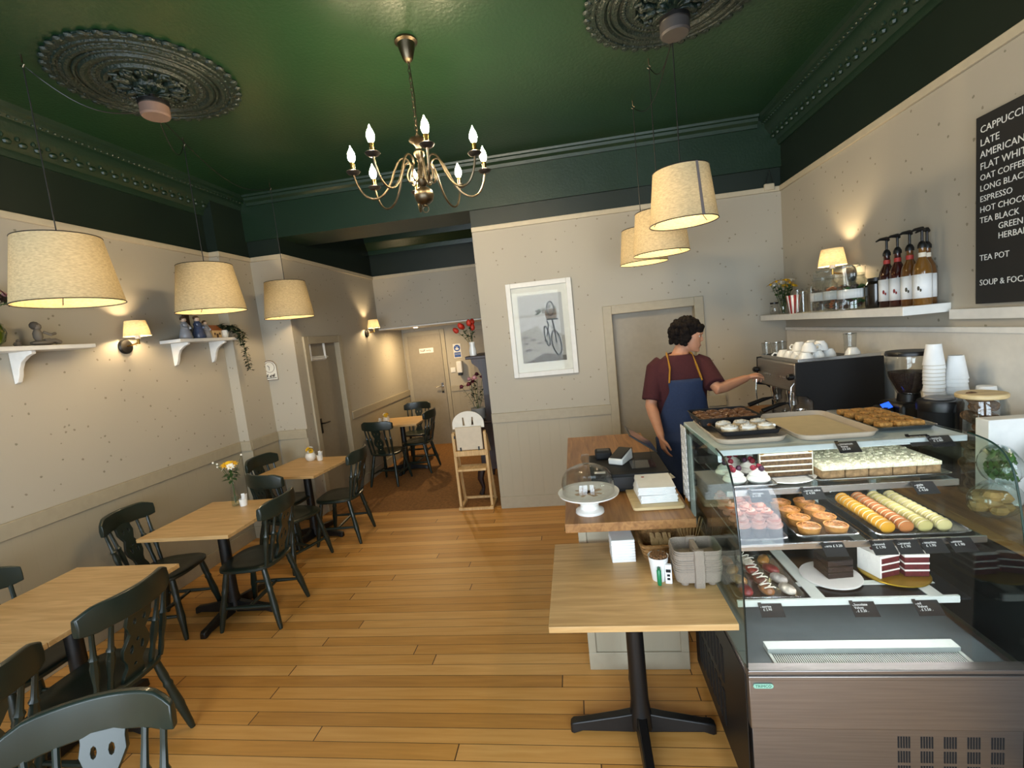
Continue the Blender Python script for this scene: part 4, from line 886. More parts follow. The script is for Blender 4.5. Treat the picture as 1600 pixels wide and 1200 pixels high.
# espresso machine: faces -x
t=thing('espresso_machine','black and steel two group espresso machine on the back counter','coffee machine',(1.43,3.27,BZ)); W,L=.53,.66
MB().box(.11,W,0,L,.06,.555).build('black_body',BLACKP,t,bevel=.012)
MB().box(0,.36,.01,L-.01,.05,.13).build('drip_base',DARKSTEEL,t,bevel=.006)
MB().box(-.002,.14,.014,L-.014,.36,.558).build('head_housing',STEEL,t,bevel=.012)
for y in (-.004,L-.010): MB().prism([(-.006,.345),(.06,.335),(.10,.30),(.10,.14),(.16,.05),(W,.05),(W,.565),(0,.565)],0,.014,M=basis((0,y+.014,0),(1,0,0),(0,0,1),(0,-1,0))).build('side_panel',BLACKM,t,bevel=.004)
MB().box(.108,.112,.02,L-.02,.13,.37).build('splash_plate',STEEL,t)
dg=MB()
for k in range(22): dg.box(.01,.11,.03+.027*k,.045+.027*k,.13,.134)
dg.build('drip_grille',ALU,t)
for x,y in ((.05,.05),(.05,L-.05),(.47,.05),(.47,L-.05)): MB().lathe([(.022,0),(.018,.06)],12,(x,y,0)).build('foot',BLACK,t)
for y in (.19,.45):
    g=MB().lathe([(.04,.36),(.04,.32),(.034,.30),(.034,.28)],20,(.055,y,0)).build('group_head',CHROME,t)
    h=MB().lathe([(.036,.282),(.036,.255),(.028,.25),(.012,.225)],20,(.055,y,0)).build('portafilter',CHROME,t)
    MB().tube([(.02,y,.268),(-.04,y,.258),(-.15,y-.01,.225)],[.008,.015,.017],10).build('portafilter_handle',BLACKP,h)
for y in (.03,.62):
    MB().tube([(.01,y,.44),(-.02,y,.40),(-.03,y,.30),(-.02,y,.18)],.006,8).build('steam_wand',CHROME,t)
    MB().lathe([(.012,0),(.022,.01),(.022,.035),(.012,.045)],14,M=Matrix.Translation((0,y,.47))@Matrix.Rotation(-PI/2,4,'Y')).build('steam_knob',BLACKP,t)
for y in (.19,.45):
    b=MB()
    for k in range(5): b.lathe([(.009,0),(.009,.006)],10,M=Matrix.Translation((-.001,y-.05+.025*k,.45))@Matrix.Rotation(-PI/2,4,'Y'))
    b.build('button_row',ALU,t)
MB().box(.02,W-.01,.01,.02,.56,.585).box(.02,W-.01,L-.02,L-.01,.56,.585).box(.02,.03,.02,L-.02,.56,.585).build('cup_rail',ALU,t,bevel=.002)
# cups on top of the machine
CUPG='white cups on the espresso machine'
def cup(label,loc,rz=0,group=CUPG,inv=True):
    t=thing('coffee_cup',label,'cup',loc,rz,group); t.scale=(1.15,)*3; s=-1 if inv else 1; b=.055 if inv else 0
    f=lambda r,z:(r,b+s*z)
    MB().lathe([f(.022,0),f(.024,.004),f(.036,.022),f(.043,.055),f(.0405,.055),f(.033,.022),f(0,.008)],24,cap=False).build('bowl',WHITEG,t)
    MB().tube([(.040,0,b+s*.045),(.06,0,b+s*.044),(.064,0,b+s*.03),(.05,0,b+s*.016),(.035,0,b+s*.02)],.005,6).build('handle',WHITEG,t); return t
mz=BZ+.561; cx=lambda dx,dy,dz:(1.43+dx,3.27+dy,mz+dz)
c1=cup('upturned white coffee cup in the front row on the espresso machine',cx(.09,.06,0),2.2)
for k,(a,b_) in enumerate(((.09,.17),(.09,.28),(.09,.39),(.19,.12),(.19,.23),(.19,.34),(.29,.18),(.29,.29))): dup(c1,cx(a,b_,0),k*1.3,'upturned white coffee cup in the bottom layer on the espresso machine' if a>.1 else 'upturned white coffee cup in the front row on the espresso machine','bottom layer of white cups' if a>.1 else CUPG)
c1['group']=CUPG
for k,(a,b_) in enumerate(((.14,.12),(.14,.25),(.24,.18),(.24,.30))): dup(c1,cx(a,b_,.058),k*2.1,'white coffee cup balanced in the upper layer on the espresso machine','upper layer of white cups')
dup(c1,cx(.40,.10,0),1,'single upturned white cup near the rear of the espresso machine')['group']='lone cup'
def tumbler(label,loc,r=.033,h=.12,group=None,cat='glass',dark=False):
    t=thing('glass_tumbler',label,cat,loc,0,group); MB().lathe([(r*.8,0),(r,h),(r*.94,h),(r*.76,.006),(0,.005)],20).build('glass',GLASST,t)
    MB().tube([(r*.97*math.cos(2*PI*k/20),r*.97*math.sin(2*PI*k/20),h) for k in range(20)],.0022,5,closed=True).build('rim',CHROME,t); return t
tumbler('tall clear glass behind the cups at the rear of the espresso machine',cx(.44,.20,0),.04,.15)
g0=tumbler('stemless clear glass at the far end of the espresso machine top',cx(.10,.53,0),.036,.11,'far clear glasses'); dup(g0,cx(.17,.60,0)); dup(g0,cx(.06,.61,0))
t=thing('saucer_stack','short stack of white saucers behind the cups on the espresso machine','saucers',cx(.36,.37,0))
for k in range(5): MB().lathe([(.03,0),(.062,.010),(.063,.012),(.03,.004),(0,.004)],24,(0,0,.007*k)).build('saucer',WHITEG,t)
t=thing('coffee_carafe','clear shot glass on the espresso machine drip tray','shot glass',(1.49,3.60,BZ+.136)); MB().lathe([(.02,0),(.026,.06),(.024,.06),(.018,.006),(0,.006)],16).build('glass',GLASST,t)
t=thing('shot_cup','small white cup on the espresso machine drip tray','cup',(1.48,3.47,BZ+.136)); MB().lathe([(.024,0),(.03,.06),(.027,.06),(.022,.008),(0,.008)],18).build('cup',PAPERW,t)
t=thing('milk_jug','steel milk jug on the espresso machine drip tray','jug',(1.49,3.35,BZ+.136)); MB().lathe([(.04,0),(.044,.02),(.04,.06),(.032,.085),(.036,.10),(.033,.10),(.03,.085),(0,.012)],20).build('jug_body',CHROME,t); MB().tube([(.036,0,.09),(.065,0,.085),(.065,0,.04),(.042,0,.03)],.005,6).build('handle',CHROME,t)
# coffee grinder
t=thing('coffee_grinder','black coffee grinder with clear bean hopper and blue lit display','grinder',(1.80,2.80,BZ))
MB().box(-.10,.12,-.10,.10,0,.36).build('grinder_body',BLACKP,t,bevel=.02); MB().lathe([(.055,.36),(.05,.40)],24).build('neck',BLACKP,t)
h=MB().lathe([(.05,.40),(.06,.42),(.095,.50),(.10,.60),(.10,.615)],28,cap=False).build('hopper',GLASST,t,solid=.003)
MB().lathe([(0,.403),(.045,.405),(.056,.425),(.088,.495),(.09,.52),(0,.525)],24).build('coffee_beans',mat('coffee_beans','#2a160c',.5,var=.5,scale=120,bump=1,bscale=160),h)
MB().lathe([(.103,.612),(.105,.622),(.10,.634),(0,.636)],28).build('hopper_lid',BLACKP,h)
MB().box(-.16,-.10,-.05,.05,.20,.34).build('grind_head',BLACKP,t,bevel=.012)
MB().box(-.022,.022,-.018,.018,0,.003,M=xf((-.135,-.035,.345),0,.9,-.3)).build('display',emitmat('blue_display',(.02,.10,1.0),2.5),t)
MB().tube([(-.15,-.04,.18),(-.19,-.04,.17),(-.19,.04,.17),(-.15,.04,.18)],.006,6).build('portafilter_fork',CHROME,t)
# paper cup stacks
def stack(label,x,y,z,r0,r1,h,n,pitch,group,first=True,inv=True):
    t=thing('paper_cup',label,'paper cup',(x,y,z),0,group)
    pr=[(r1,0),(r1+.002,.004),(r0,h),(r0*.9,h)] if inv else [(r0,0),(r1,h),(r1+.003,h),(r1+.002,h+.004)]
    MB().lathe(pr,22).build('cup_wall',PAPERW,t)
    rr=r1
    MB().tube([(rr*math.cos(2*PI*k/22),rr*math.sin(2*PI*k/22),.003 if inv else h) for k in range(22)],.0032,5,closed=True).build('rolled_rim',mat('cup_rim','#cfcbc0',.7) if first else PAPERW,t)
    for k in range(1,n): dup(t,(x+random.uniform(-.002,.002),y,z+pitch*k))
stack('white paper cup nested in the tallest cup stack beside the grinder',1.815,2.64,BZ,.031,.043,.11,30,.0195,'tallest paper cup stack')
stack('white paper cup nested in the middle cup stack beside the grinder',1.915,2.64,BZ,.031,.047,.12,26,.0195,'middle paper cup stack',False)
stack('white paper cup in the short stack next to the wall',1.985,2.55,BZ+.26,.036,.045,.10,9,.012,'short paper cup stack',False)
t=thing('cup_box','white carton under the short stack of paper cups','box',(1.982,2.55,BZ)); MB().box(-.05,.05,-.06,.06,0,.26).build('carton',PAPERW,t,bevel=.003)
t=thing('waste_bin','black lidded tub between the cup stacks and the cookie jar','tub',(1.745,2.505,BZ)); MB().lathe([(.075,0),(.083,.36),(.086,.365)],28).build('tub',BLACKM,t); MB().lathe([(.088,.365),(.090,.40),(.084,.415),(.05,.42),(0,.42)],28).build('lid',BLACKP,t); MB().lathe([(.06,.42),(.055,.428),(0,.428)],24).build('lid_panel',mat('lid_grey','#6a6a6c',.4),t)
# cookie jar
jx,jy=1.805,2.345
t=thing('cookie_jar','large glass jar of cookies with a bamboo lid','jar',(jx,jy,BZ))
MB().lathe([(.075,0),(.088,.03),(.092,.10),(.092,.36),(.088,.41),(.078,.435),(.078,.445)],32,cap=False).build('glass_jar',GLASST,t,solid=.004); MB().lathe([(.086,.445),(.09,.45),(.09,.462),(.086,.466),(0,.466)],32).build('bamboo_lid',PALEW,t)
COOK=mat('cookie','#6f5238',.8,var=.5,scale=60,bump=.7,bscale=80); rnd=random.Random(11)
for k in range(56):
    a=rnd.uniform(0,6.28); r=.05*math.sqrt(rnd.random()); L_=k//6
    tag(MB().lathe([(.028,0),(.034,.005),(.03,.012),(.01,.016),(0,.016)],14,M=xf((0,0,0),0,rnd.uniform(.2,1.1),rnd.uniform(-.6,.6))).build('cookie',COOK,loc=(jx+r*math.cos(a),jy+r*math.sin(a),BZ+.03+.045*L_+rnd.uniform(0,.01))),'brown cookie tumbled inside the glass cookie jar','cookie','cookies in the jar')
# right of the case: white box, bread bags
t=thing('white_carton','tall white carton at the right edge beside the display glass','box',(1.85,2.20,BZ)); MB().box(-.15,.16,-.03,.04,0,.38).build('carton',PAPERW,t,bevel=.004)
t=thing('side_worktop','oak block worktop beside the right end of the display case','worktop',(0,0,0)); MB().box(1.54,2.03,1.15,2.615,.88,BZ).build('slab',WORKT,t,bevel=.003); MB().box(1.56,2.02,1.2,2.60,0,.88).build('dark_unit',mat('dark_unit_side','#17181a',.4),t)
BREAD=mat('bread_roll','#b98d55',.75,var=.3,scale=30,bump=.3,bscale=60); GRN=mat('salad_leaf','#4d7a38',.5,var=.4,scale=30)
rnd=random.Random(21)
for k,(x,y,z,s,m_,lab) in enumerate(((1.645,2.07,.921,1.0,BREAD,'clear bag of bread rolls nearest the display end glass'),(1.845,2.02,.921,1.0,BREAD,'clear bag of bread rolls behind the nearest bag'),(1.66,2.07,1.065,1.0,GRN,'clear bag of green salad leaves on top of the bread bags'),(1.84,2.03,1.07,.95,GRN,'second clear bag of salad leaves at the far right edge'))):
    t=thing('food_bag',lab,'bag',(x,y,z),k*.7)
    c=MB()
    for i in range(9 if m_==BREAD else 0): c.sph((rnd.uniform(-.06,.06)*s,rnd.uniform(-.035,.035)*s,.035+rnd.uniform(0,.07)),rnd.uniform(.022,.034)*s,(1.3,1,.8),8)
    for i in range(0 if m_==BREAD else 90): a=rnd.uniform(0,6.28); q=rnd.random(); c.grid(lambda u,v,a=a,q=q,zz=.03+.09*rnd.random():(.065*q*math.cos(a)+.03*(u-.5),.035*q*math.sin(a)+.026*(v-.5),zz+.010*math.sin(5*u+a)+.010*math.cos(6*v+q*9)),3,3)
    c.build('bread_rolls' if m_==BREAD else 'salad_leaves',m_,t)
    MB().grid(lambda u,v:((.095*s+.006*math.sin(9*u*6.28+v*8))*math.cos(2*PI*u)*math.sin(PI*(.06+.9*v)),(.06*s+.006*math.sin(7*u*6.28+v*9))*math.sin(2*PI*u)*math.sin(PI*(.06+.9*v)),.075-.074*math.cos(PI*(.02+.96*v))+.01*math.sin(11*u*6.28)*v),40,14).build('plastic_film',PLASTICB,t)
# ------------------------------------------------------------------ right wall shelf
SZ=1.792
o=tag(MB().box(1.80,2.04,2.84,4.80,SZ-.05,SZ).build('wall_shelf',WHITE,bevel=.003),'thick white floating shelf on the right wall above the espresso machine','shelf')
def bottle(label,x,y,syr,first,lab2):
    t=thing('syrup_bottle',label,'syrup bottle',(x,y,SZ),0); t.scale=(1.08,)*3
    MB().lathe([(.036,0),(.039,.006),(.039,.17),(.034,.20),(.018,.235),(.015,.245),(.015,.285)],24).build('bottle_glass',syr,t)
    lb=MB(); vs=[(.0395*math.cos(a),.0395*math.sin(a),z) for z in (.035,.155) for a in [PI*.75+PI*k/14 for k in range(15)]]; lb.add(vs,[(k,k+1,16+k,15+k) for k in range(14)]); lb.build('paper_label',PAPERW,t,solid=.0006)
    fr=MB(); fr.sph((-.0335,-.022,.085),.010,(.3,1,1.2),8).sph((-.028,-.029,.075),.008,(.3,1,1),8); fr.build('fruit_print',lab2,t)
    MB().lathe([(.019,.20),(.0165,.235),(.0165,.262)],18).build('neck_label',mat('neck_label_'+str(first),'#a8332b' if first<3 else '#d9cfbb',.6),t)
    MB().lathe([(.019,.285),(.019,.30),(.012,.315),(.006,.32),(.006,.372)],14).build('pump_collar',BLACKP,t)
    MB().tube([(.014,.01,.372),(0,0,.38),(-.04,-.01,.378),(-.062,-.014,.368)],[.009,.012,.007,.004],8).build('pump_spout',BLACKP,t); return t
SY=[mat('red_syrup','#2e0c0a',.1,coat=.5),mat('cherry_syrup','#3a0e0c',.1,coat=.5),mat('amber_syrup','#5c3814',.1,coat=.5),mat('gold_syrup','#6e4a1c',.1,coat=.5),mat('honey_syrup','#5f3c18',.1,coat=.5)]
RP=mat('strawberry_print','#8e2d2a',.6); BP=mat('vanilla_print','#4d4a3d',.6)
for i,(y,s) in enumerate(((3.17,'dark red syrup bottle with black pump, farthest of the syrup row'),(3.075,'dark cherry syrup bottle with black pump, second of the syrup row'),(2.975,'amber syrup bottle with black pump in the middle of the syrup row'),(2.88,'gold syrup bottle with black pump at the near end of the shelf'))): bottle(s,1.925,y,SY[i],i,RP if i<2 else BP)
bottle('honey syrup bottle standing behind the near syrup bottles',1.99,2.94,SY[4],5,BP)
def jar(label,x,y,r,h,fill,fh,lidm,cat='jar',cols=None):
    t=thing('sweet_jar',label,cat,(x,y,SZ)); MB().lathe([(r*.85,0),(r,.01),(r,h*.82),(r*.78,h*.93),(r*.78,h)],28,cap=False).build('jar_body',GLASST,t,solid=.003)
    MB().lathe([(r*.82,h-.008),(r*.84,h+.012),(0,h+.014)],24).build('lid',lidm,t)
    if fill:
        c=MB(); rnd=random.Random(int(x*1000+y*100))
        for k in range(90): a=rnd.uniform(0,6.28); q=(r*.9-.012)*math.sqrt(rnd.random()); c.sph((q*math.cos(a),q*math.sin(a),.018+fh*(k/90)),.014,(1.2,1,.8),6,mi=k%len(fill))
        c.build('wrapped_sweets',fill,t)
    lb=MB(); vs=[(r*1.01*math.cos(a),r*1.01*math.sin(a),z) for z in (h*.34,h*.6) for a in [PI*.85+PI*.75*k/12 for k in range(13)]]; lb.add(vs,[(k,k+1,14+k,13+k) for k in range(12)]); lb.build('paper_label',PAPERW,t,solid=.0005); return t
SW=[mat('sweet_orange','#a8521c',.5),mat('sweet_green','#2b5a2e',.5),mat('sweet_grey','#4a4646',.5),mat('sweet_brown','#3a261e',.5)]
jar('clear jar of grey sweets nearest the shelf lamp',1.865,3.78,.085,.235,[SW[2],SW[3]],.15,GLASST)
jar('clear jar of orange and brown sweets in the middle of the shelf',1.865,3.60,.085,.235,[SW[0],SW[3]],.15,GLASST)
jar('clear jar of green and brown sweets next to the syrup bottles',1.865,3.42,.085,.225,[SW[1],SW[3]],.14,GLASST)
# big clear bag over jars
t=thing('plastic_tub','large clear plastic bag slumped over the sweet jars on the shelf','bag',(1.87,3.60,SZ))
MB().grid(lambda u,v:((.105+.004*math.sin(31*u))*math.copysign(abs(math.cos(2*PI*u))**.6,math.cos(2*PI*u)),(.20+.006*math.sin(25*u+4*v))*math.copysign(abs(math.sin(2*PI*u))**.6,math.sin(2*PI*u)),.004+.285*v+.012*math.sin(13*u)*v),48,8).build('plastic_film',PLASTICB,t)
MB().tube([(.1*math.cos(2*PI*k/24),.2*math.sin(2*PI*k/24),.292+.008*math.sin(k*2.1)) for k in range(24)],.005,5,closed=True).build('crumpled_rim',PLASTICB,t)
t=thing('dark_jar','dark lidded jar on the shelf behind the first syrup bottles','jar',(1.94,3.30,SZ)); MB().lathe([(.055,0),(.058,.01),(.058,.15),(.04,.17)],24).build('jar_body',mat('dark_jar_glass','#1a1512',.15,coat=.5),t); MB().lathe([(.045,.168),(.045,.19),(0,.192)],24).build('lid',BLACKP,t)
for k,(x,y,r,h,lab) in enumerate(((1.86,4.17,.04,.19,'tall clear bottle glass beside the striped popcorn carton'),(1.94,4.12,.035,.20,'tall clear glass behind the bottle glass on the shelf'),(1.86,4.08,.04,.17,'clear drinking glass next to the shelf lamp'))): tumbler(lab,(x,y,SZ),r,h)
# striped popcorn carton
t=thing('popcorn_carton','red and white striped popcorn carton on the shelf','carton',(1.84,4.20,SZ))
mb=MB(); n=16
for k in range(n):
    a0,a1=2*PI*k/n,2*PI*(k+1)/n; mb.add([(.032*math.cos(a0),.032*math.sin(a0),0),(.032*math.cos(a1),.032*math.sin(a1),0),(.055*math.cos(a1),.055*math.sin(a1),.15),(.055*math.cos(a0),.055*math.sin(a0),.15)],[(0,1,2,3)],k%2)
mb.build('carton_wall',[PAPERW,mat('carton_red','#a02c2c',.7)],t,solid=.002)
for k,(y,x,lab) in enumerate(((4.62,1.86,'small lidded jar at the far end of the shelf'),(4.52,1.93,'small lidded jar behind the flower vase on the shelf'))):
    t=thing('small_jar',lab,'jar',(x,y,SZ)); MB().lathe([(.036,0),(.04,.008),(.04,.085),(.034,.095)],20).build('jar_body',GLASST,t); MB().lathe([(.038,.095),(.038,.11),(0,.111)],20).build('lid',BLACKP,t)
def leaf(mb,p,d,L_,w_,mi=0,up=Vector((0,0,1))):
    p=Vector(p); d=Vector(d).normalized(); s=d.cross(up); s=s.normalized() if s.length>1e-4 else Vector((1,0,0)); n_=s.cross(d)
    mb.add([p,p+d*L_*.45+s*w_/2+n_*L_*.06,p+d*L_-n_*L_*.08,p+d*L_*.45-s*w_/2+n_*L_*.06,p+d*L_*.5],[(0,1,4),(1,2,4),(2,3,4),(3,0,4)],mi)
def petals(mb,c,r,n,mi=0,axis=(0,0,1),cup=.4):
    c=Vector(c); ax=Vector(axis).normalized(); u=ax.orthogonal().normalized(); v=ax.cross(u)
    for layer,(k,lift) in enumerate(((1,.25),(.75,.7),(.45,1.4))):
        for i in range(n): a=2*PI*i/n+layer*.4; d=(u*math.cos(a)+v*math.sin(a)+ax*lift*cup); leaf(mb,c,d,r*k,r*.55*k,mi,ax)
def bouquet(t,base,n,h,spread,petm,r,leafm,seed,heads='daisy',lean=(0,0),nl=26):
    rnd=random.Random(seed); st=MB(); lf=MB()
    for i in range(n):
        a=2*PI*i/n+rnd.uniform(-.3,.3); q=spread*rnd.uniform(.35,1); top=Vector((q*math.cos(a)+lean[0],q*math.sin(a)+lean[1],h*rnd.uniform(.82,1.08)))
        b=Vector((rnd.uniform(-.008,.008),rnd.uniform(-.008,.008),base)); mid=b.lerp(top,.55)+Vector((0,0,.02)); st.tube([b,mid,top],.0025,5)
        fl=MB(); ax=(top-mid).normalized()
        if heads=='tulip': fl.lathe([(.004,0),(r*.6,r*.3),(r*.75,r*.9),(r*.55,r*1.6),(r*.2,r*1.9)],10,M=basis(top,ax.orthogonal().normalized(),ax.cross(ax.orthogonal().normalized()),ax))
        elif heads=='rose':
            petals(fl,top,r,7,0,ax,.9); fl.sph(top+ax*r*.35,r*.45,n=8)
        else: petals(fl,top,r,9,0,ax,.35); fl.sph(top,r*.28,n=6)
        fl.build('flower_head',petm[i%len(petm)],t,smooth=60)
        for k in range(max(1,nl//n)): u=rnd.uniform(.35,.9); p_=b.lerp(mid,min(1,u*1.6)) if u<.6 else mid.lerp(top,(u-.6)/.5); aa=rnd.uniform(0,6.28); leaf(lf,p_,(math.cos(aa),math.sin(aa),rnd.uniform(-.2,.7)),rnd.uniform(.035,.06)*(h/.3)**.5,.030,0)
    st.build('stems',STEM,t); lf.build('leaves',leafm,t)
t=thing('flower_vase','glass vase of yellow and white daisies at the far end of the right shelf','vase',(1.86,4.44,SZ)); MB().lathe([(.035,0),(.045,.02),(.045,.09),(.03,.12),(.034,.14)],20,cap=False).build('glass_vase',GLASST,t,solid=.003)
bouquet(t,.01,11,.29,.11,[YEL,WPET,YEL],.042,LEAF,2,nl=120)
# string hook in the corner
t=thing('hanging_hook','small cord hook hanging in the far right corner under the beam','hook',(1.93,4.79,3.0)); MB().tube([(-.03,0,0),(0,0,.12),(.03,0,0)],.004,5).build('cord',BLACK,t); MB().box(-.045,.045,0,.03,-.06,0).build('block',TRIMC,t,bevel=.008)
# ------------------------------------------------------------------ menu board on the right wall
y1=2.66; zb,zt=1.775,2.665
t=thing('menu_board','black wall menu board with white coffee price lettering','menu board',(XR-.004,1.9,2.22))
MB().box(-.018,0,-.90,y1-1.9,zb-2.22,zt-2.22).build('board',CARD,t,bevel=.002)
Mb=lambda y,z: basis((-.0188,y-1.9,z-2.22),(0,-1,0),(0,0,1),(-1,0,0))
rows=[('CAPPUCCINO',0),('LATE',0),('AMERICANO',0),('FLAT WHITE',0),('OAT COFFEE',0),('LONG BLACK',0),('ESPRESSO',0),('HOT CHOCOLATE',0),('TEA BLACK',0),('GREEN',.10),('HERBAL',.10),('TEA POT',0),('SOUP & FOCACCIA',0)]
zs=[2.605,2.545,2.49,2.435,2.385,2.335,2.285,2.235,2.185,2.14,2.095,2.005,1.885]
for i,((s,ind),z) in enumerate(zip(rows,zs)): text('lettering',s,.046 if i<4 else .040,CHALK,t,Mb(y1-.025-ind,z-.02),space=1)

# ================================================================== LEFT WALL SHELVES
def lshelf(y0,y1,z,label,brs):
    t=thing('wall_shelf',label,'shelf',(XL,(y0+y1)/2,z)); h=(y1-y0)/2
    MB().box(.001,.20,-h,h,-.028,0).build('board',WHITE,t,bevel=.003)
    for y in brs:
        pts=[(0,0),(.17,0),(.17,-.02),(.13,-.032),(.08,-.065),(.055,-.11),(.045,-.15),(.025,-.19),(0,-.20)]
        MB().prism(pts,-.014,.014,M=basis((.002,y-(y0+y1)/2,-.028),(1,0,0),(0,0,1),(0,-1,0))).build('bracket',WHITE,t,bevel=.003)
    return t
lshelf(1.75,2.90,2.10,'near white bracket shelf on the left wall with the green vase',(2.53,1.9)); lshelf(3.62,4.33,2.115,'far white bracket shelf on the left wall with the figurines',(3.74,4.18))
z=2.101
p=aty(8,520,2.42)
t=thing('green_vase','round glossy green vase with dried flowers at the far left edge','vase',(-3.39,2.33,z)); MB().lathe([(.05,0),(.085,.03),(.10,.08),(.09,.13),(.06,.165),(.04,.18),(.045,.19),(.03,.18)],28).build('vase',mat('olive_glaze','#4f6212',.12,coat=.6),t)
bouquet(t,.17,10,.33,.16,[PINK,mat('dried_flower','#4c3a34',.8)],.045,LEAFD,4,'daisy',lean=(.03,.09),nl=60)
STONE=mat('grey_stone','#6f675c',.7)
t=thing('seated_figurine','small grey stone figurine of a seated child on the near left shelf','figurine',(-3.40,2.64,z)); b=MB().sph((0,0,.02),.03,(1.3,2.4,.6),10).sph((0,-.02,.07),.028,(1,.9,1.6),10).sph((0,-.018,.125),.026,n=10).tube([(.02,0,.09),(.03,.035,.07),(.02,.07,.08)],.009,6).tube([(.02,0,.03),(.03,.05,.035),(.02,.09,.02)],.014,6).tube([(-.02,0,.03),(-.01,.05,.04),(0,.09,.02)],.014,6); b.build('carved_body',STONE,t); MB().sph((-.004,-.026,.132),.027,n=10).build('carved_hair',mat('dark_stone','#4b443c',.7),t)
t=thing('trinket','tiny brown stone ornament beside the green vase','ornament',(-3.40,2.50,z)); MB().sph((0,0,.016),.022,(1,1,.75),8).sph((0,.006,.036),.012,n=8).build('stone',STONE,t)
z=2.116
def figurine(label,y,robe,hair,h=.17,cone=True):
    t=thing('porcelain_figurine',label,'figurine',(-3.39,y,z)); s=h/.17
    MB().lathe([(.04*s,0),(.046*s,.012*s),(.038*s,.05*s),(.025*s,.09*s),(.028*s,.11*s),(.014*s,.13*s)],18).build('robe',robe,t)
    a=MB()
    for q in (-1,1): a.tube([(0,q*.026*s,.11*s),(.016*s,q*.036*s,.085*s),(.034*s,q*.012*s,.08*s)],.009*s,6)
    a.build('arms',robe,t); MB().sph((0,0,.145*s),.02*s,n=10).build('head',mat('porcelain_skin_'+label[:5].replace(' ','_'),'#d2b7a0',.3),t); MB().sph((-.005,0,.152*s),.0215*s,(1,1,.9),10).build('hair',hair,t)
BL=mat('blue_porcelain','#3f4a66',.25); GRYP=mat('grey_blue_porcelain','#8d8e94',.3); BRN=mat('brown_glaze','#4b3526',.4)
figurine('grey robed porcelain figurine at the left of the far left shelf',3.78,GRYP,BRN,.20); figurine('blue robed porcelain figurine in the middle of the far left shelf',3.93,BL,BRN,.21); figurine('small grey child figurine beside the orange cottage',4.02,GRYP,BRN,.17)
t=thing('wooden_plaque','tall narrow dark wooden piece behind the blue figurine','ornament',(-3.47,3.90,z)); MB().box(-.012,.012,-.03,.03,0,.24).build('plaque',MAHOG,t,bevel=.004)
t=thing('toy_cottage','small orange roofed pottery cottage on the far left shelf','ornament',(-3.40,4.12,z),0)
MB().box(-.04,.04,-.055,.055,0,.075).build('cottage_wall',mat('cottage_cream','#c9a877',.5),t,bevel=.004)
MB().loft([[(-.05,y,.072),(.05,y,.072),(.006,y*.8,.125),(-.006,y*.8,.125)] for y in (-.066,.066)]).build('roof',mat('orange_roof','#9a5a30',.5),t,bevel=.003); MB().box(.039,.042,-.012,.012,0,.04).box(.039,.042,.022,.04,.03,.05).box(.039,.042,-.04,-.022,.03,.05).build('door_and_windows',BRN,t)
t=thing('trailing_plant','white pot with a dark green plant trailing off the far left shelf','plant',(-3.40,4.25,z)); MB().lathe([(.036,0),(.048,.07),(.05,.075),(.044,.072),(.04,.06)],20).build('pot',WHITEG,t)
lf=MB(); st=MB(); rnd=random.Random(8)
def vine(pts,k):
    st.tube(pts,.003,5); P=[Vector(q) for q in pts]
    for i in range(k):
        u=i/(k-1)*(len(P)-1); a=int(min(u,len(P)-2)); q=P[a].lerp(P[a+1],u-a); aa=rnd.uniform(0,6.28); leaf(lf,q,(math.cos(aa),math.sin(aa),rnd.uniform(-.6,.4)),rnd.uniform(.04,.06),.032)
vine([(0,0,.07),(.03,-.05,.12),(.05,-.09,.12)],40); vine([(0,0,.07),(.05,.04,.12),(.09,.08,.05),(.10,.12,-.05),(.10,.14,-.16),(.09,.16,-.26),(.10,.17,-.34)],150); vine([(0,0,.07),(.08,0,.10),(.12,.05,.02),(.12,.06,-.08)],70); vine([(0,0,.07),(.06,.06,.12),(.10,.12,.06),(.11,.15,-.02)],60)
st.build('stems',STEM,t); lf.build('leaves',LEAFD,t)
# wall clock on the return wall
t=thing('wall_clock','small arched cream wall clock with painted animals on the narrow wall','clock',(-3.355,4.82,1.73)); w_,h_=.085,.0
arch=[(-.085,-.10),(.085,-.10),(.085,.04)]+[(.085*math.cos(PI*k/14),.04+.075*math.sin(PI*k/14)) for k in range(1,14)]+[(-.085,.04)]
Mc=Matrix.Rotation(PI/2,4,'X')
MB().prism(arch,0,.02,M=Mc).build('clock_body',mat('cream_ceramic','#e0dccf',.3),t,bevel=.004)
MB().tube([Mc@Vector((x,y,.02)) for x,y in arch],.004,6,closed=True).tube([Mc@Vector((.058*math.cos(q),.042+.058*math.sin(q),.021)) for q in [2*PI*k/24 for k in range(24)]],.0025,5,closed=True).build('brown_edging',mat('brown_line','#6b5648',.5),t)
MB().tube([Mc@Vector(q) for q in ((0,.042,.022),(-.02,.062,.022))],.003,5).tube([Mc@Vector(q) for q in ((0,.042,.022),(-.006,.008,.022))],.0025,5).build('hands',BLACK,t)
a=MB()
for x,y,s in ((-.045,-.055,1),(.0,-.06,.8),(.035,-.055,1)): a.sph(Mc@Vector((x,y,.0205)),.014*s,(1.3,.15,1),8).sph(Mc@Vector((x+.014*s,y+.016*s,.0205)),.008*s,(1,.2,1),6)
a.box(-.07,.07,-.0215,-.020,-.082,-.074).build('painted_animals',mat('painted_grey','#57534d',.6),t)

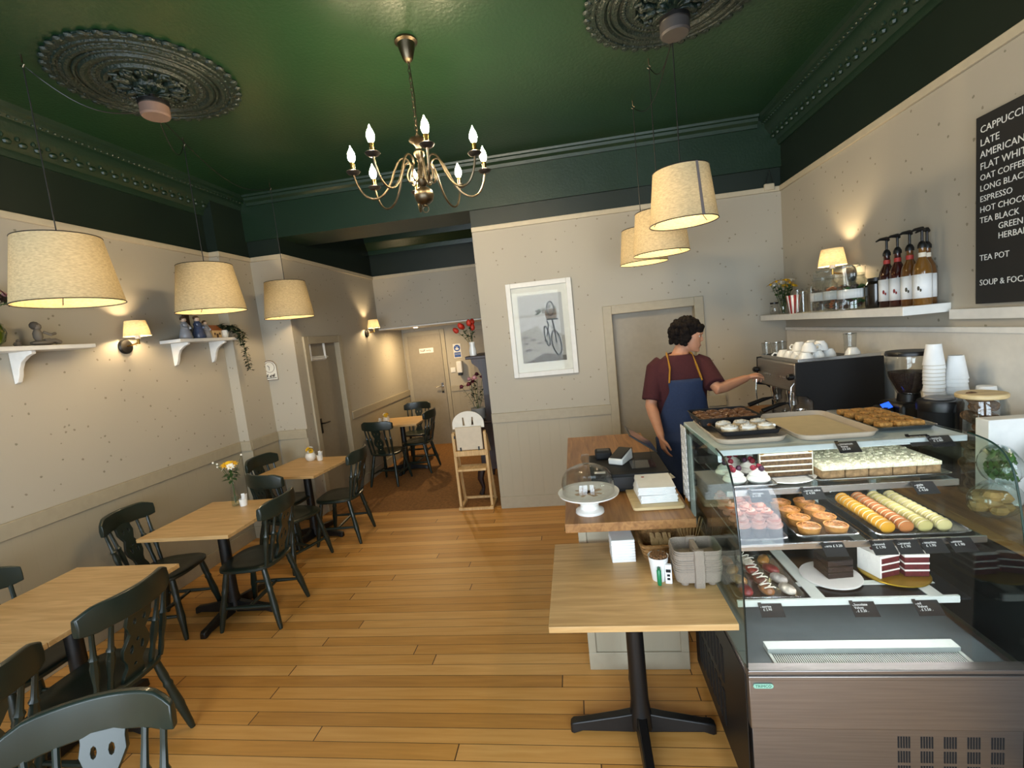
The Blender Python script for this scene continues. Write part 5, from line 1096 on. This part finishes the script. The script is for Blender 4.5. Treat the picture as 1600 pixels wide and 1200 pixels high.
# ================================================================== FRAMED BICYCLE PRINT
def fq(px,py,Y=4.83): v=aty(px,py,Y); return v
fx0,fx1,fz0,fz1=-.633,.034,1.401,2.367; fcx,fcz=(fx0+fx1)/2,(fz0+fz1)/2
t=thing('framed_print','white framed black and white print of a bicycle with a flower basket','picture',(fcx,YB,fcz)); hw,hh=(fx1-fx0)/2,(fz1-fz0)/2
fm=MB()
for x0,x1,z0,z1 in ((-hw,-hw+.05,-hh,hh),(hw-.05,hw,-hh,hh),(-hw+.05,hw-.05,hh-.05,hh),(-hw+.05,hw-.05,-hh,-hh+.05)): fm.box(x0,x1,-.03,0,z0,z1)
fm.build('frame',mat('white_frame','#d8d6d0',.4),t,bevel=.004)
MB().box(-hw+.05,hw-.05,-.008,0,-hh+.05,hh-.05).build('mount',mat('white_mount','#dcdad5',.8),t)
pw,ph=.225,.345
GP=[mat('print_grey_%d'%i,c_,.7) for i,c_ in enumerate(('#b0b0b2','#8a8682','#5f5a56','#141312','#6b5a48','#3c4436','#96938f'))]
Mp=Matrix.Translation((0,-.0085,.005))@Matrix.Rotation(PI/2,4,'X')
pm=MB().box(-pw,pw,-ph,ph,0,.0004,0,Mp)
pm.prism([(-pw,-.03),(-.05,.03),(.02,-.07),(pw,-.09),(pw,-ph),(-pw,-ph)],.0004,.0008,6,Mp)
rnd=random.Random(12)
for k in range(16):
    x,y=rnd.uniform(-pw+.02,pw-.05),-.33+.27*rnd.random(); s=.03+.04*(-y); pm.prism(circ(max(-pw+s,min(pw-s,x)),max(-ph+.02,y),s,s*.32,8),.0008+.00002*k,.0010+.00002*k,1 if k%3 else 2,Mp)
pm.prism([(-pw,-ph),(pw,-ph),(pw,-ph+.05),(0,-ph+.09),(-pw+.1,-ph+.03)],.0013,.0015,2,Mp)
def pr(pts,w_,mi,zz=.002): pm.tube([Mp@Vector((x,y,zz)) for x,y in pts],w_*(1.5 if mi==3 else 1),5,mi,flat=1)
el=lambda cx,cy,rx,ry,t0=0,sk=0:[(cx+rx*math.cos(2*PI*k/24)+sk*ry*math.sin(2*PI*k/24),cy+ry*math.sin(2*PI*k/24)) for k in range(25)]
pr(el(.135,-.16,.045,.125,sk=-.12),.0055,3); pr(el(.135,-.16,.036,.11,sk=-.12),.002,1); pr(el(.045,-.085,.022,.10,sk=-.12),.005,3); pr(el(.045,-.085,.015,.085,sk=-.12),.002,1)
for k in range(8): a=2*PI*k/16; pr([(.135-.04*math.cos(a),-.16-.11*math.sin(a)),(.135+.04*math.cos(a),-.16+.11*math.sin(a))],.0007,2)
pr([(.045,-.085),(.07,.03),(.125,-.02),(.135,-.16)],.005,3); pr([(.07,.03),(.055,.07)],.005,3); pr([(.125,-.02),(.11,.08)],.006,3); pr([(.055,.085),(.17,.08)],.005,3); pr([(.02,-.12),(.045,-.15)],.006,3)
pm.prism([(.05,.09),(.155,.075),(.165,.19),(.04,.18)],.0022,.003,4,Mp); pr(el(.10,.19,.035,.07),.004,3,.003)
for k in range(5): pr([(.05,.10+.018*k),(.158,.09+.018*k)],.0016,2,.0031)
for k in range(22): x=rnd.uniform(-.05,.15); y=.19-.04*max(0,-(x-.05)*8)+rnd.uniform(-.03,.03); pm.prism(circ(x,y,.014,.010,6),.0031+k*.00003,.0034+k*.00003,(5,6,2,5)[k%4],Mp)
pm.build('bicycle_print',GP,t)
MB().box(-hw+.05,hw-.05,-.020,-.018,-hh+.05,hh-.05).build('glazing',GLASSP,t)

# ================================================================== PASSAGE: HIGHCHAIR, SIDEBOARD, FLOWERS
t=thing('high_chair','folding pine wooden high chair with white padded back beside the partition corner','high chair',(-1.20,4.94,0))
hxw=.175
for s in (-1,1):
    MB().box(s*hxw-.015,s*hxw+.015,-.10,-.07,.035,.86).build('front_leg',PINE,t,bevel=.004)
    MB().tube([(s*hxw,.12,.035),(s*hxw*.96,-.05,.86)],.016,4).build('rear_leg',PINE,t)
    MB().box(s*hxw-.02,s*hxw+.02,-.13,.17,0,.035).build('floor_runner',PINE,t,bevel=.005)
MB().box(-hxw-.02,hxw+.02,-.135,-.105,0,.03).build('front_rail',PINE,t,bevel=.004); MB().box(-hxw,hxw,.14,.165,.035,.06).build('rear_rail',PINE,t,bevel=.004)
MB().box(-hxw+.015,hxw-.015,-.14,.06,.44,.465).build('foot_shelf',PINE,t,bevel=.004); MB().box(-hxw-.005,hxw+.005,-.11,-.06,.60,.66).build('front_bar',PINE,t,bevel=.006)
MB().box(-.145,.145,-.10,-.08,.665,.92).build('back_board',mat('pale_back_board','#c9bba4',.5),t,bevel=.008)
arch=[(-.175,0),(.175,0),(.175,.05)]+[(.175*math.cos(PI*k/16),.05+.135*math.sin(PI*k/16)) for k in range(1,16)]+[(-.175,.05)]
cut('curved_headrest',arch,[[(-.06,.03),(-.035,.03),(-.045,.12),(-.06,.12)],[(.035,.03),(.06,.03),(.06,.12),(.045,.12)]],.02,mat('white_headrest','#d9d4c8',.5),t,Matrix.Translation((0,-.06,.90))@Matrix.Rotation(PI/2-.08,4,'X'))
for s in (-1,1): MB().tube([(s*hxw,-.08,.86),(s*hxw,.0,.80),(s*hxw,.10,.60)],.012,4).build('side_arm',PINE,t); MB().box(s*.10-.008,s*.10+.008,-.108,-.10,.66,.70).build('hinge',BLACK,t)
MB().box(-.165,-.15,-.103,-.099,.80,.83).build('strap_slot',BLACK,t)
t=thing('mahogany_sideboard','tall dark mahogany sideboard with a bracketed top shelf behind the partition','sideboard',(-1.075,5.62,0))
MB().box(-.12,.12,-.32,.5,.30,.86).build('cabinet_body',MAHOG,t,bevel=.006); MB().box(-.20,.13,-.34,.52,.86,.89).build('lower_top',MAHOG,t,bevel=.006)
MB().box(.05,.12,-.32,.5,.89,1.62).build('back_panel',MAHOG,t); MB().box(-.17,.13,-.34,.52,1.62,1.655).build('upper_shelf',MAHOG,t,bevel=.006)
for y in (-.32,.48):
    MB().prism([(0,0),(-.17,0),(-.16,-.05),(-.10,-.10),(-.06,-.2),(-.06,-.73),(0,-.73)],-.018,.018,M=basis((.06,y+.01,1.62),(1,0,0),(0,0,1),(0,-1,0))).build('shelf_bracket',MAHOG,t)
for x,y in ((-.13,-.30),(-.13,.47),(.1,-.30),(.1,.47)): MB().tube([(x,y,.31),(x-.02 if x<0 else x,y-.03,.2),(x,y,.08),(x-.03 if x<0 else x,y-.02,0)],[.045,.038,.022,.032],8).build('cabriole_leg',MAHOG,t)
t=thing('rose_vase','grey pot of dark red roses on the mahogany sideboard','vase',(-1.185,5.42,.891)); MB().lathe([(.06,0),(.08,.02),(.085,.11),(.09,.14),(.08,.135)],24).build('grey_pot',mat('grey_enamel','#8c8f92',.4),t); bouquet(t,.08,9,.48,.17,[REDP,PINK,REDP],.055,LEAFD,6,'rose',nl=80)
t=thing('tulip_vase','white vase of red tulips on top of the mahogany sideboard','vase',(-1.17,5.40,1.656)); MB().lathe([(.04,0),(.045,.06),(.03,.12),(.036,.16),(.03,.155)],20).build('white_vase',WHITEG,t); bouquet(t,.10,6,.34,.12,[TUL],.042,LEAF,9,'tulip',lean=(-.05,0),nl=60)
# ------------------------------------------------------------------ things on the left tables
def sachets(label,x,y,z,s=1):
    t=thing('sachet_cup',label,'cup',(x,y,z)); MB().lathe([(.026*s,0),(.03*s,.055*s),(.028*s,.055*s),(.024*s,.006),(0,.006)],18).build('cup',WHITEG,t)
    for k in range(4): MB().box(-.012*s,.012*s,-.0015,.0015,.01*s,(.085+.008*(k%2))*s,M=xf((.004*(k-1.5),.006*(k%2),0),.5*k,.15*(k-1.5))).build('paper_sachet',PAPERW,t)
T=.7475
sachets('white cup of paper sachets beside the yellow flower vase',-2.665,3.24,T); sachets('white cup of paper sachets beside the small white flower pot',-2.755,4.53,T,1.05); sachets('white cup of paper sachets on the passage table',-2.86,6.36,T,1.1)
t=thing('bud_vase','slim clear glass vase with a yellow bloom on the middle left table','vase',(-2.74,3.25,T)); MB().lathe([(.026,0),(.03,.01),(.026,.07),(.016,.16),(.02,.19),(.016,.185)],20).build('glass_vase',GLASST,t); MB().lathe([(.0,.006),(.026,.008),(.024,.07),(0,.07)],16).build('water',GLASSG,t)
fl=MB(); petals(fl,(0,0,.33),.07,12,0,(.15,-.2,1),.5); fl.sph((0,0,.345),.03,(1,1,.6),8); fl.build('yellow_bloom',YEL,t,smooth=60)
fl=MB(); petals(fl,(.03,-.03,.325),.035,8,0,(.4,-.5,.6),.3); petals(fl,(-.04,-.02,.31),.03,8,0,(-.5,-.4,.5),.3); fl.build('white_bloom',WPET,t,smooth=60)
sm=MB(); st=MB()
for q in ((-.12,-.02,.36),(-.105,.0,.32),(.10,.02,.40),(-.13,.03,.335)): st.tube([(0,0,.18),(q[0]*.5,q[1]*.5,.29),q],.0015,4); sm.sph(q,.008,n=6)
sm.build('white_buds',WPET,t); st.tube([(0,0,.02),(0,0,.2),(0,0,.33)],.003,5); st.tube([(.005,0,.03),(.02,-.02,.32)],.002,5); st.build('stems',STEM,t)
lf=MB(); rnd=random.Random(14)
for k in range(26): a=rnd.uniform(0,6.28); leaf(lf,(.012*math.cos(a),.012*math.sin(a),rnd.uniform(.2,.30)),(math.cos(a),math.sin(a),rnd.uniform(-.5,.5)),.06,.03)
lf.build('leaves',LEAF,t)
def pot(label,x,y,z):
    t=thing('flower_pot',label,'pot',(x,y,z)); MB().lathe([(.035,0),(.052,.02),(.056,.05),(.045,.08),(.048,.086),(.04,.08)],22).build('white_pot',WHITEG,t)
    bouquet(t,.06,8,.125,.04,[YEL,YEL,WPET],.03,LEAF,int(y*10),nl=24)
pot('small white pot of yellow flowers on the table before the first passage door',-2.87,4.55,T); pot('small white pot of yellow flowers on the passage table',-2.83,6.52,T)

# ================================================================== BARISTA
SKIN=mat('skin','#b98466',.5,var=.06,scale=25); SKIN.node_tree.nodes['Principled BSDF'].inputs['Subsurface Weight'].default_value=.05
SHIRT=mat('maroon_cotton','#3c1016',.9,var=.1,scale=60,bump=.3,bscale=30); APRON=mat('navy_cotton','#1f2e4c',.85,var=.1,scale=80,bump=.25,bscale=25); STRAP=mat('mustard_webbing','#a97a25',.7)
JEAN=mat('dark_denim','#14161c',.9); HAIRM=mat('dark_brown_hair','#0d0705',.85,var=.4,scale=35,bump=.6,bscale=90,stretch=(1,1,.5),spec=.2)
YP_=3.70
bc=aty(1063,610,YP_); bc=Vector((bc.x,YP_,0))
f=Vector((.06,-1,0)).normalized(); l=Vector((-f.y,f.x,0)); up=Vector((0,0,1))
per=thing('person','person with curly dark hair in maroon T-shirt and navy apron working the espresso machine','person',bc)
J=lambda px,py,y: aty(px,py,y)-bc            # local coordinates
TOR=[(.88,.160,.112,0),(.98,.172,.12,0),(1.08,.158,.112,.005),(1.18,.155,.108,.01),(1.28,.168,.112,.015),(1.38,.185,.116,.012),(1.46,.190,.104,.005),(1.515,.165,.088,0),(1.555,.11,.074,0),(1.585,.068,.064,.004)]
def tor(z):
    for A,B in zip(TOR,TOR[1:]):
        if A[0]<=z<=B[0]: u=(z-A[0])/(B[0]-A[0]); return [A[i]+(B[i]-A[i])*u for i in range(1,4)]
    return TOR[0][1:] if z<TOR[0][0] else TOR[-1][1:]
def ell(c,a,b,g=0,n=24,ex=2.3):
    r=[]
    for k in range(n):
        t=2*PI*k/n; cc,ss=math.cos(t),math.sin(t); e=2/ex
        r.append(c+l*((a+g)*math.copysign(abs(cc)**e,cc))+f*((b+g)*math.copysign(abs(ss)**e,ss)))
    return r
Z=lambda z:up*z
shR=-l*.178+Z(1.495); shL=l*.178+Z(1.495)+f*.01
elR=J(1017,634,3.62); wrR=J(1033,682,3.43); tipR=J(1041,716,3.41)
elL=J(1121,608,3.52); wrL=J(1166,591,3.64); tipL=J(1186,583,3.70)
hd=J(1074,527,3.70); hf=Vector((.95,-.30,-.16)).normalized(); hl=up.cross(hf).normalized(); hu=hf.cross(hl)
def P3(c,x,y,z): return c+hf*x+hl*y+hu*z
B=MB()
B.loft([ell(Z(z)+f*o,a,b) for z,a,b,o in TOR])
nb=Z(1.555); nt_=P3(hd,-.025,0,-.075)
B.tube([nb-Z(.03),nb.lerp(nt_,.4),nt_],[.068,.058,.056],16)
# legs
for s in (-1,1):
    h=l*s*.09+Z(.93); k=l*s*.10+Z(.50)+f*.03; a=l*s*.105+Z(.09)
    B.tube([h,h.lerp(k,.35),k,k.lerp(a,.35)-f*.015,a],[.092,.085,.058,.056,.038],14); B.sph(a+f*.06-Z(.045),.04,(1,2.2,.9),10)
# arms
def arm(s,e,w):
    B.tube([s-(e-s)*.12,s,s.lerp(e,.4),s.lerp(e,.8),e,e.lerp(w,.25),e.lerp(w,.65),w],[.045,.058,.052,.044,.042,.044,.035,.027],14)
arm(shR,elR,wrR); arm(shL,elL,wrL)
def hand(W,d,n,curl,thumb,tb=.6):
    d=d.normalized(); n=(n-d*n.dot(d)).normalized(); s=d.cross(n)*thumb      # s points to the thumb side, n out of the palm
    def ring(c,hw,ht): return [c+s*(hw*math.cos(2*PI*k/12))+n*(ht*math.sin(2*PI*k/12)) for k in range(12)]
    B.loft([ring(W-d*.01,.027,.021),ring(W+d*.02,.031,.020),ring(W+d*.06,.041,.017),ring(W+d*.092,.043,.014),ring(W+d*.099,.036,.010)])
    for i,(o,L_,c) in enumerate(((.033,.072,curl*.85),(.011,.080,curl),(-.011,.075,curl*1.08),(-.032,.058,curl*1.15))):
        p=W+d*(.09-.004*abs(i-1))+s*o; dd=(d+s*o*2.2).normalized(); pts=[p-dd*.015,p]; a=0
        for q in (.46,.30,.24):
            a+=c; v=dd*math.cos(a)+n*math.sin(a); p=p+v*L_*q; pts.append(p)
        B.tube(pts,[.0095,.0095,.0088,.0080,.0068],8)
        B.sph(pts[-1],.0068,n=6)
    p=W+d*.028+s*.026; v=(d*.75+s*.75+n*.3).normalized(); q=p+v*.042; v2=(d*.95+s*.15+n*tb).normalized(); B.tube([p-v*.02,p,q,q+v2*.030,q+v2*.052],[.013,.014,.0115,.010,.0075],8)
hand(wrR,(tipR-wrR),-l*.15-f*.1+l*.9,.32,1,.3)
hand(wrL,(tipL-wrL),-Z(1)+f*.25-l*.1,.75,-1,.7)
# head with face
def hr(x,hw,hh,zc): return [P3(hd,x,hw*math.cos(2*PI*k/20),zc+hh*math.sin(2*PI*k/20)) for k in range(20)]
B.sph((0,0,0),1,(.098,.076,.100),20,M=basis(P3(hd,-.005,0,.022),hf,hl,hu))
B.loft([[P3(hd,x0+ln*math.cos(t)*.5+.0,w_*math.sin(t),z) for t in [2*PI*k/20 for k in range(20)]] for z,x0,ln,w_ in ((.04,.03,.13,.066),(.0,.034,.126,.066),(-.035,.034,.122,.061),(-.065,.036,.115,.052),(-.088,.044,.094,.040),(-.103,.055,.06,.026))])
B.loft([[P3(hd,x,w_,z),P3(hd,x+dx,0,z),P3(hd,x,-w_,z)] for z,x,dx,w_ in ((.03,.085,.014,.010),(.01,.088,.022,.012),(-.008,.088,.031,.015),(-.018,.088,.031,.018),(-.026,.085,.014,.014))])   # nose
B.tube([P3(hd,.086,-.05,.036),P3(hd,.100,-.02,.040),P3(hd,.100,.02,.040),P3(hd,.086,.05,.036)],.010,8)   # brow
B.tube([P3(hd,.086,-.024,-.050),P3(hd,.097,0,-.047),P3(hd,.086,.024,-.050)],.008,8); B.tube([P3(hd,.084,-.02,-.060),P3(hd,.094,0,-.060),P3(hd,.084,.02,-.060)],.008,8)
B.sph(P3(hd,.082,0,-.092),.017,(1,1.2,.9),8)
for s in (-1,1):
    B.tube([P3(hd,-.005+.022*math.cos(q),s*(.076+.006*math.sin(q)),-.008+.032*math.sin(q)) for q in [2*PI*k/12 for k in range(12)]],.007,6,closed=True); B.sph(P3(hd,-.003,s*.073,-.008),.020,(1,.5,1.4),8)
B.build('body',SKIN,per,voxel=.0055)
for s in (-1,1):
    e=MB().sph(P3(hd,.082,s*.030,.016),.0105,n=12).build('eye',mat('eye_white','#b9aea3',.4) if s<0 else bpy.data.materials['eye_white'],per); MB().sph(P3(hd,.0885,s*.030,.016),.006,n=8).build('iris',mat('brown_iris','#2a1a10',.2) if s<0 else bpy.data.materials['brown_iris'],e)
    MB().tube([P3(hd,.092,s*.014,.038),P3(hd,.099,s*.03,.044),P3(hd,.088,s*.05,.036)],.004,6).build('eyebrow',HAIRM,per)
MB().tube([P3(hd,.091,-.022,-.0555),P3(hd,.1015,0,-.0535),P3(hd,.091,.022,-.0555)],.0028,6).build('mouth',mat('lip','#8e4f45',.5),per)
# wavy mop of hair
H=MB(); rnd=random.Random(4)
H.sph((0,0,0),1,(.105,.090,.092),18,M=basis(P3(hd,-.018,0,.052),hf,hl,hu))
for k in range(230):
    th=rnd.uniform(0,2*PI); ph=rnd.uniform(-.75,1.45); x,y,z=math.cos(ph)*math.cos(th),math.cos(ph)*math.sin(th),math.sin(ph)
    if x>.35 and z<.42: continue
    if z<-.45 and x>-.15: continue
    r=rnd.uniform(.013,.022); H.sph(P3(hd,-.020+.112*x,.097*y,.040+.102*z),r,(1,1,rnd.uniform(.8,1.5)),8)
for k in range(26): H.sph(P3(hd,.082+rnd.uniform(-.012,.014),rnd.uniform(-.06,.06),.072+rnd.uniform(-.014,.02)),rnd.uniform(.014,.02),n=8)
for k in range(34): a=rnd.uniform(1.1,2*PI-1.1); H.sph(P3(hd,-.03+.085*math.cos(a),.080*math.sin(a),rnd.uniform(-.055,.02)),rnd.uniform(.015,.022),n=8)
for s in (-1,1):
    for k in range(9): H.sph(P3(hd,-.012+.02*(k%3-1),s*.083,.028-.022*(k//3)),.021,n=8)
H.build('hair',HAIRM,per,voxel=.004,relax=1)
# T-shirt
S=MB(); g=.016
S.loft([ell(Z(z)+f*tor(z)[2],tor(z)[0],tor(z)[1],g+.012*(1 if z<1.2 else .3)) for z in (.90,.98,1.08,1.18,1.28,1.38,1.46,1.515,1.555,1.58)])
for s,e in ((shR,elR),(shL,elL)): S.tube([s-(e-s)*.12-(s-Z(s.z))*.25,s-Z(.004),s.lerp(e,.45),s.lerp(e,.86)],[.062,.068,.070,.074],18)
S.build('t_shirt',SHIRT,per,voxel=.008)
MB().tube([nb+f*.008+Z(.022)+(l*.082*math.cos(q)+f*.072*math.sin(q))+Z(-.012*math.sin(q)) for q in [2*PI*k/24 for k in range(24)]],.009,6,closed=True).build('collar',SHIRT,per)
# trousers and shoes
T_=MB().loft([ell(Z(z),a,b,.012) for z,a,b in ((.84,.155,.11),(.92,.165,.115),(1.0,.172,.12))])
for s in (-1,1):
    h=l*s*.09+Z(.90); k=l*s*.10+Z(.50)+f*.03; a=l*s*.105+Z(.10); T_.tube([h,h.lerp(k,.4),k,k.lerp(a,.4),a],[.10,.094,.074,.07,.062],14)
    MB().loft([[l*s*.105+f*q+l*hw*math.cos(t)+Z(.005 if math.sin(t)<0 else .005+hh*math.sin(t)) for t in [2*PI*k_/14 for k_ in range(14)]] for q,hw,hh in ((-.07,.03,.06),(-.03,.042,.10),(.05,.045,.08),(.13,.048,.055),(.19,.03,.035))]).build('shoe',BLACKM,per)
T_.build('trousers',JEAN,per,voxel=.010)
# apron
def ap(u,v):
    z=.56+(1.405-.56)*v; a,b,o=tor(max(z,.90)); am=1.25 if z<1.10 else 1.25-.68*min(1,(z-1.10)/.22)
    t=PI/2-(2*u-1)*am; k=.045+.010*math.sin(9*t+5*z)*(1-v)+(.05*(1-v) if v<.5 else 0)
    return Z(z)+f*o+l*((a+k)*math.cos(t))+f*((b+k)*math.sin(t))
MB().grid(ap,28,36).build('apron',APRON,per,solid=.006,smooth=180)
for s in (-1,1):
    a,b,o=tor(1.40); t=PI/2-s*.52
    p0=Z(1.385)+f*o+l*((a+.052)*math.cos(t))+f*((b+.052)*math.sin(t)); p1=Z(1.49)+l*s*.098+f*(tor(1.49)[1]+.022); p2=Z(1.572)+l*s*.092+f*.035; p3=Z(1.585)+l*s*.075-f*.05
    MB().tube([p0,p1,p2,p3],.021,8,flat=.3).build('apron_strap',STRAP,per)
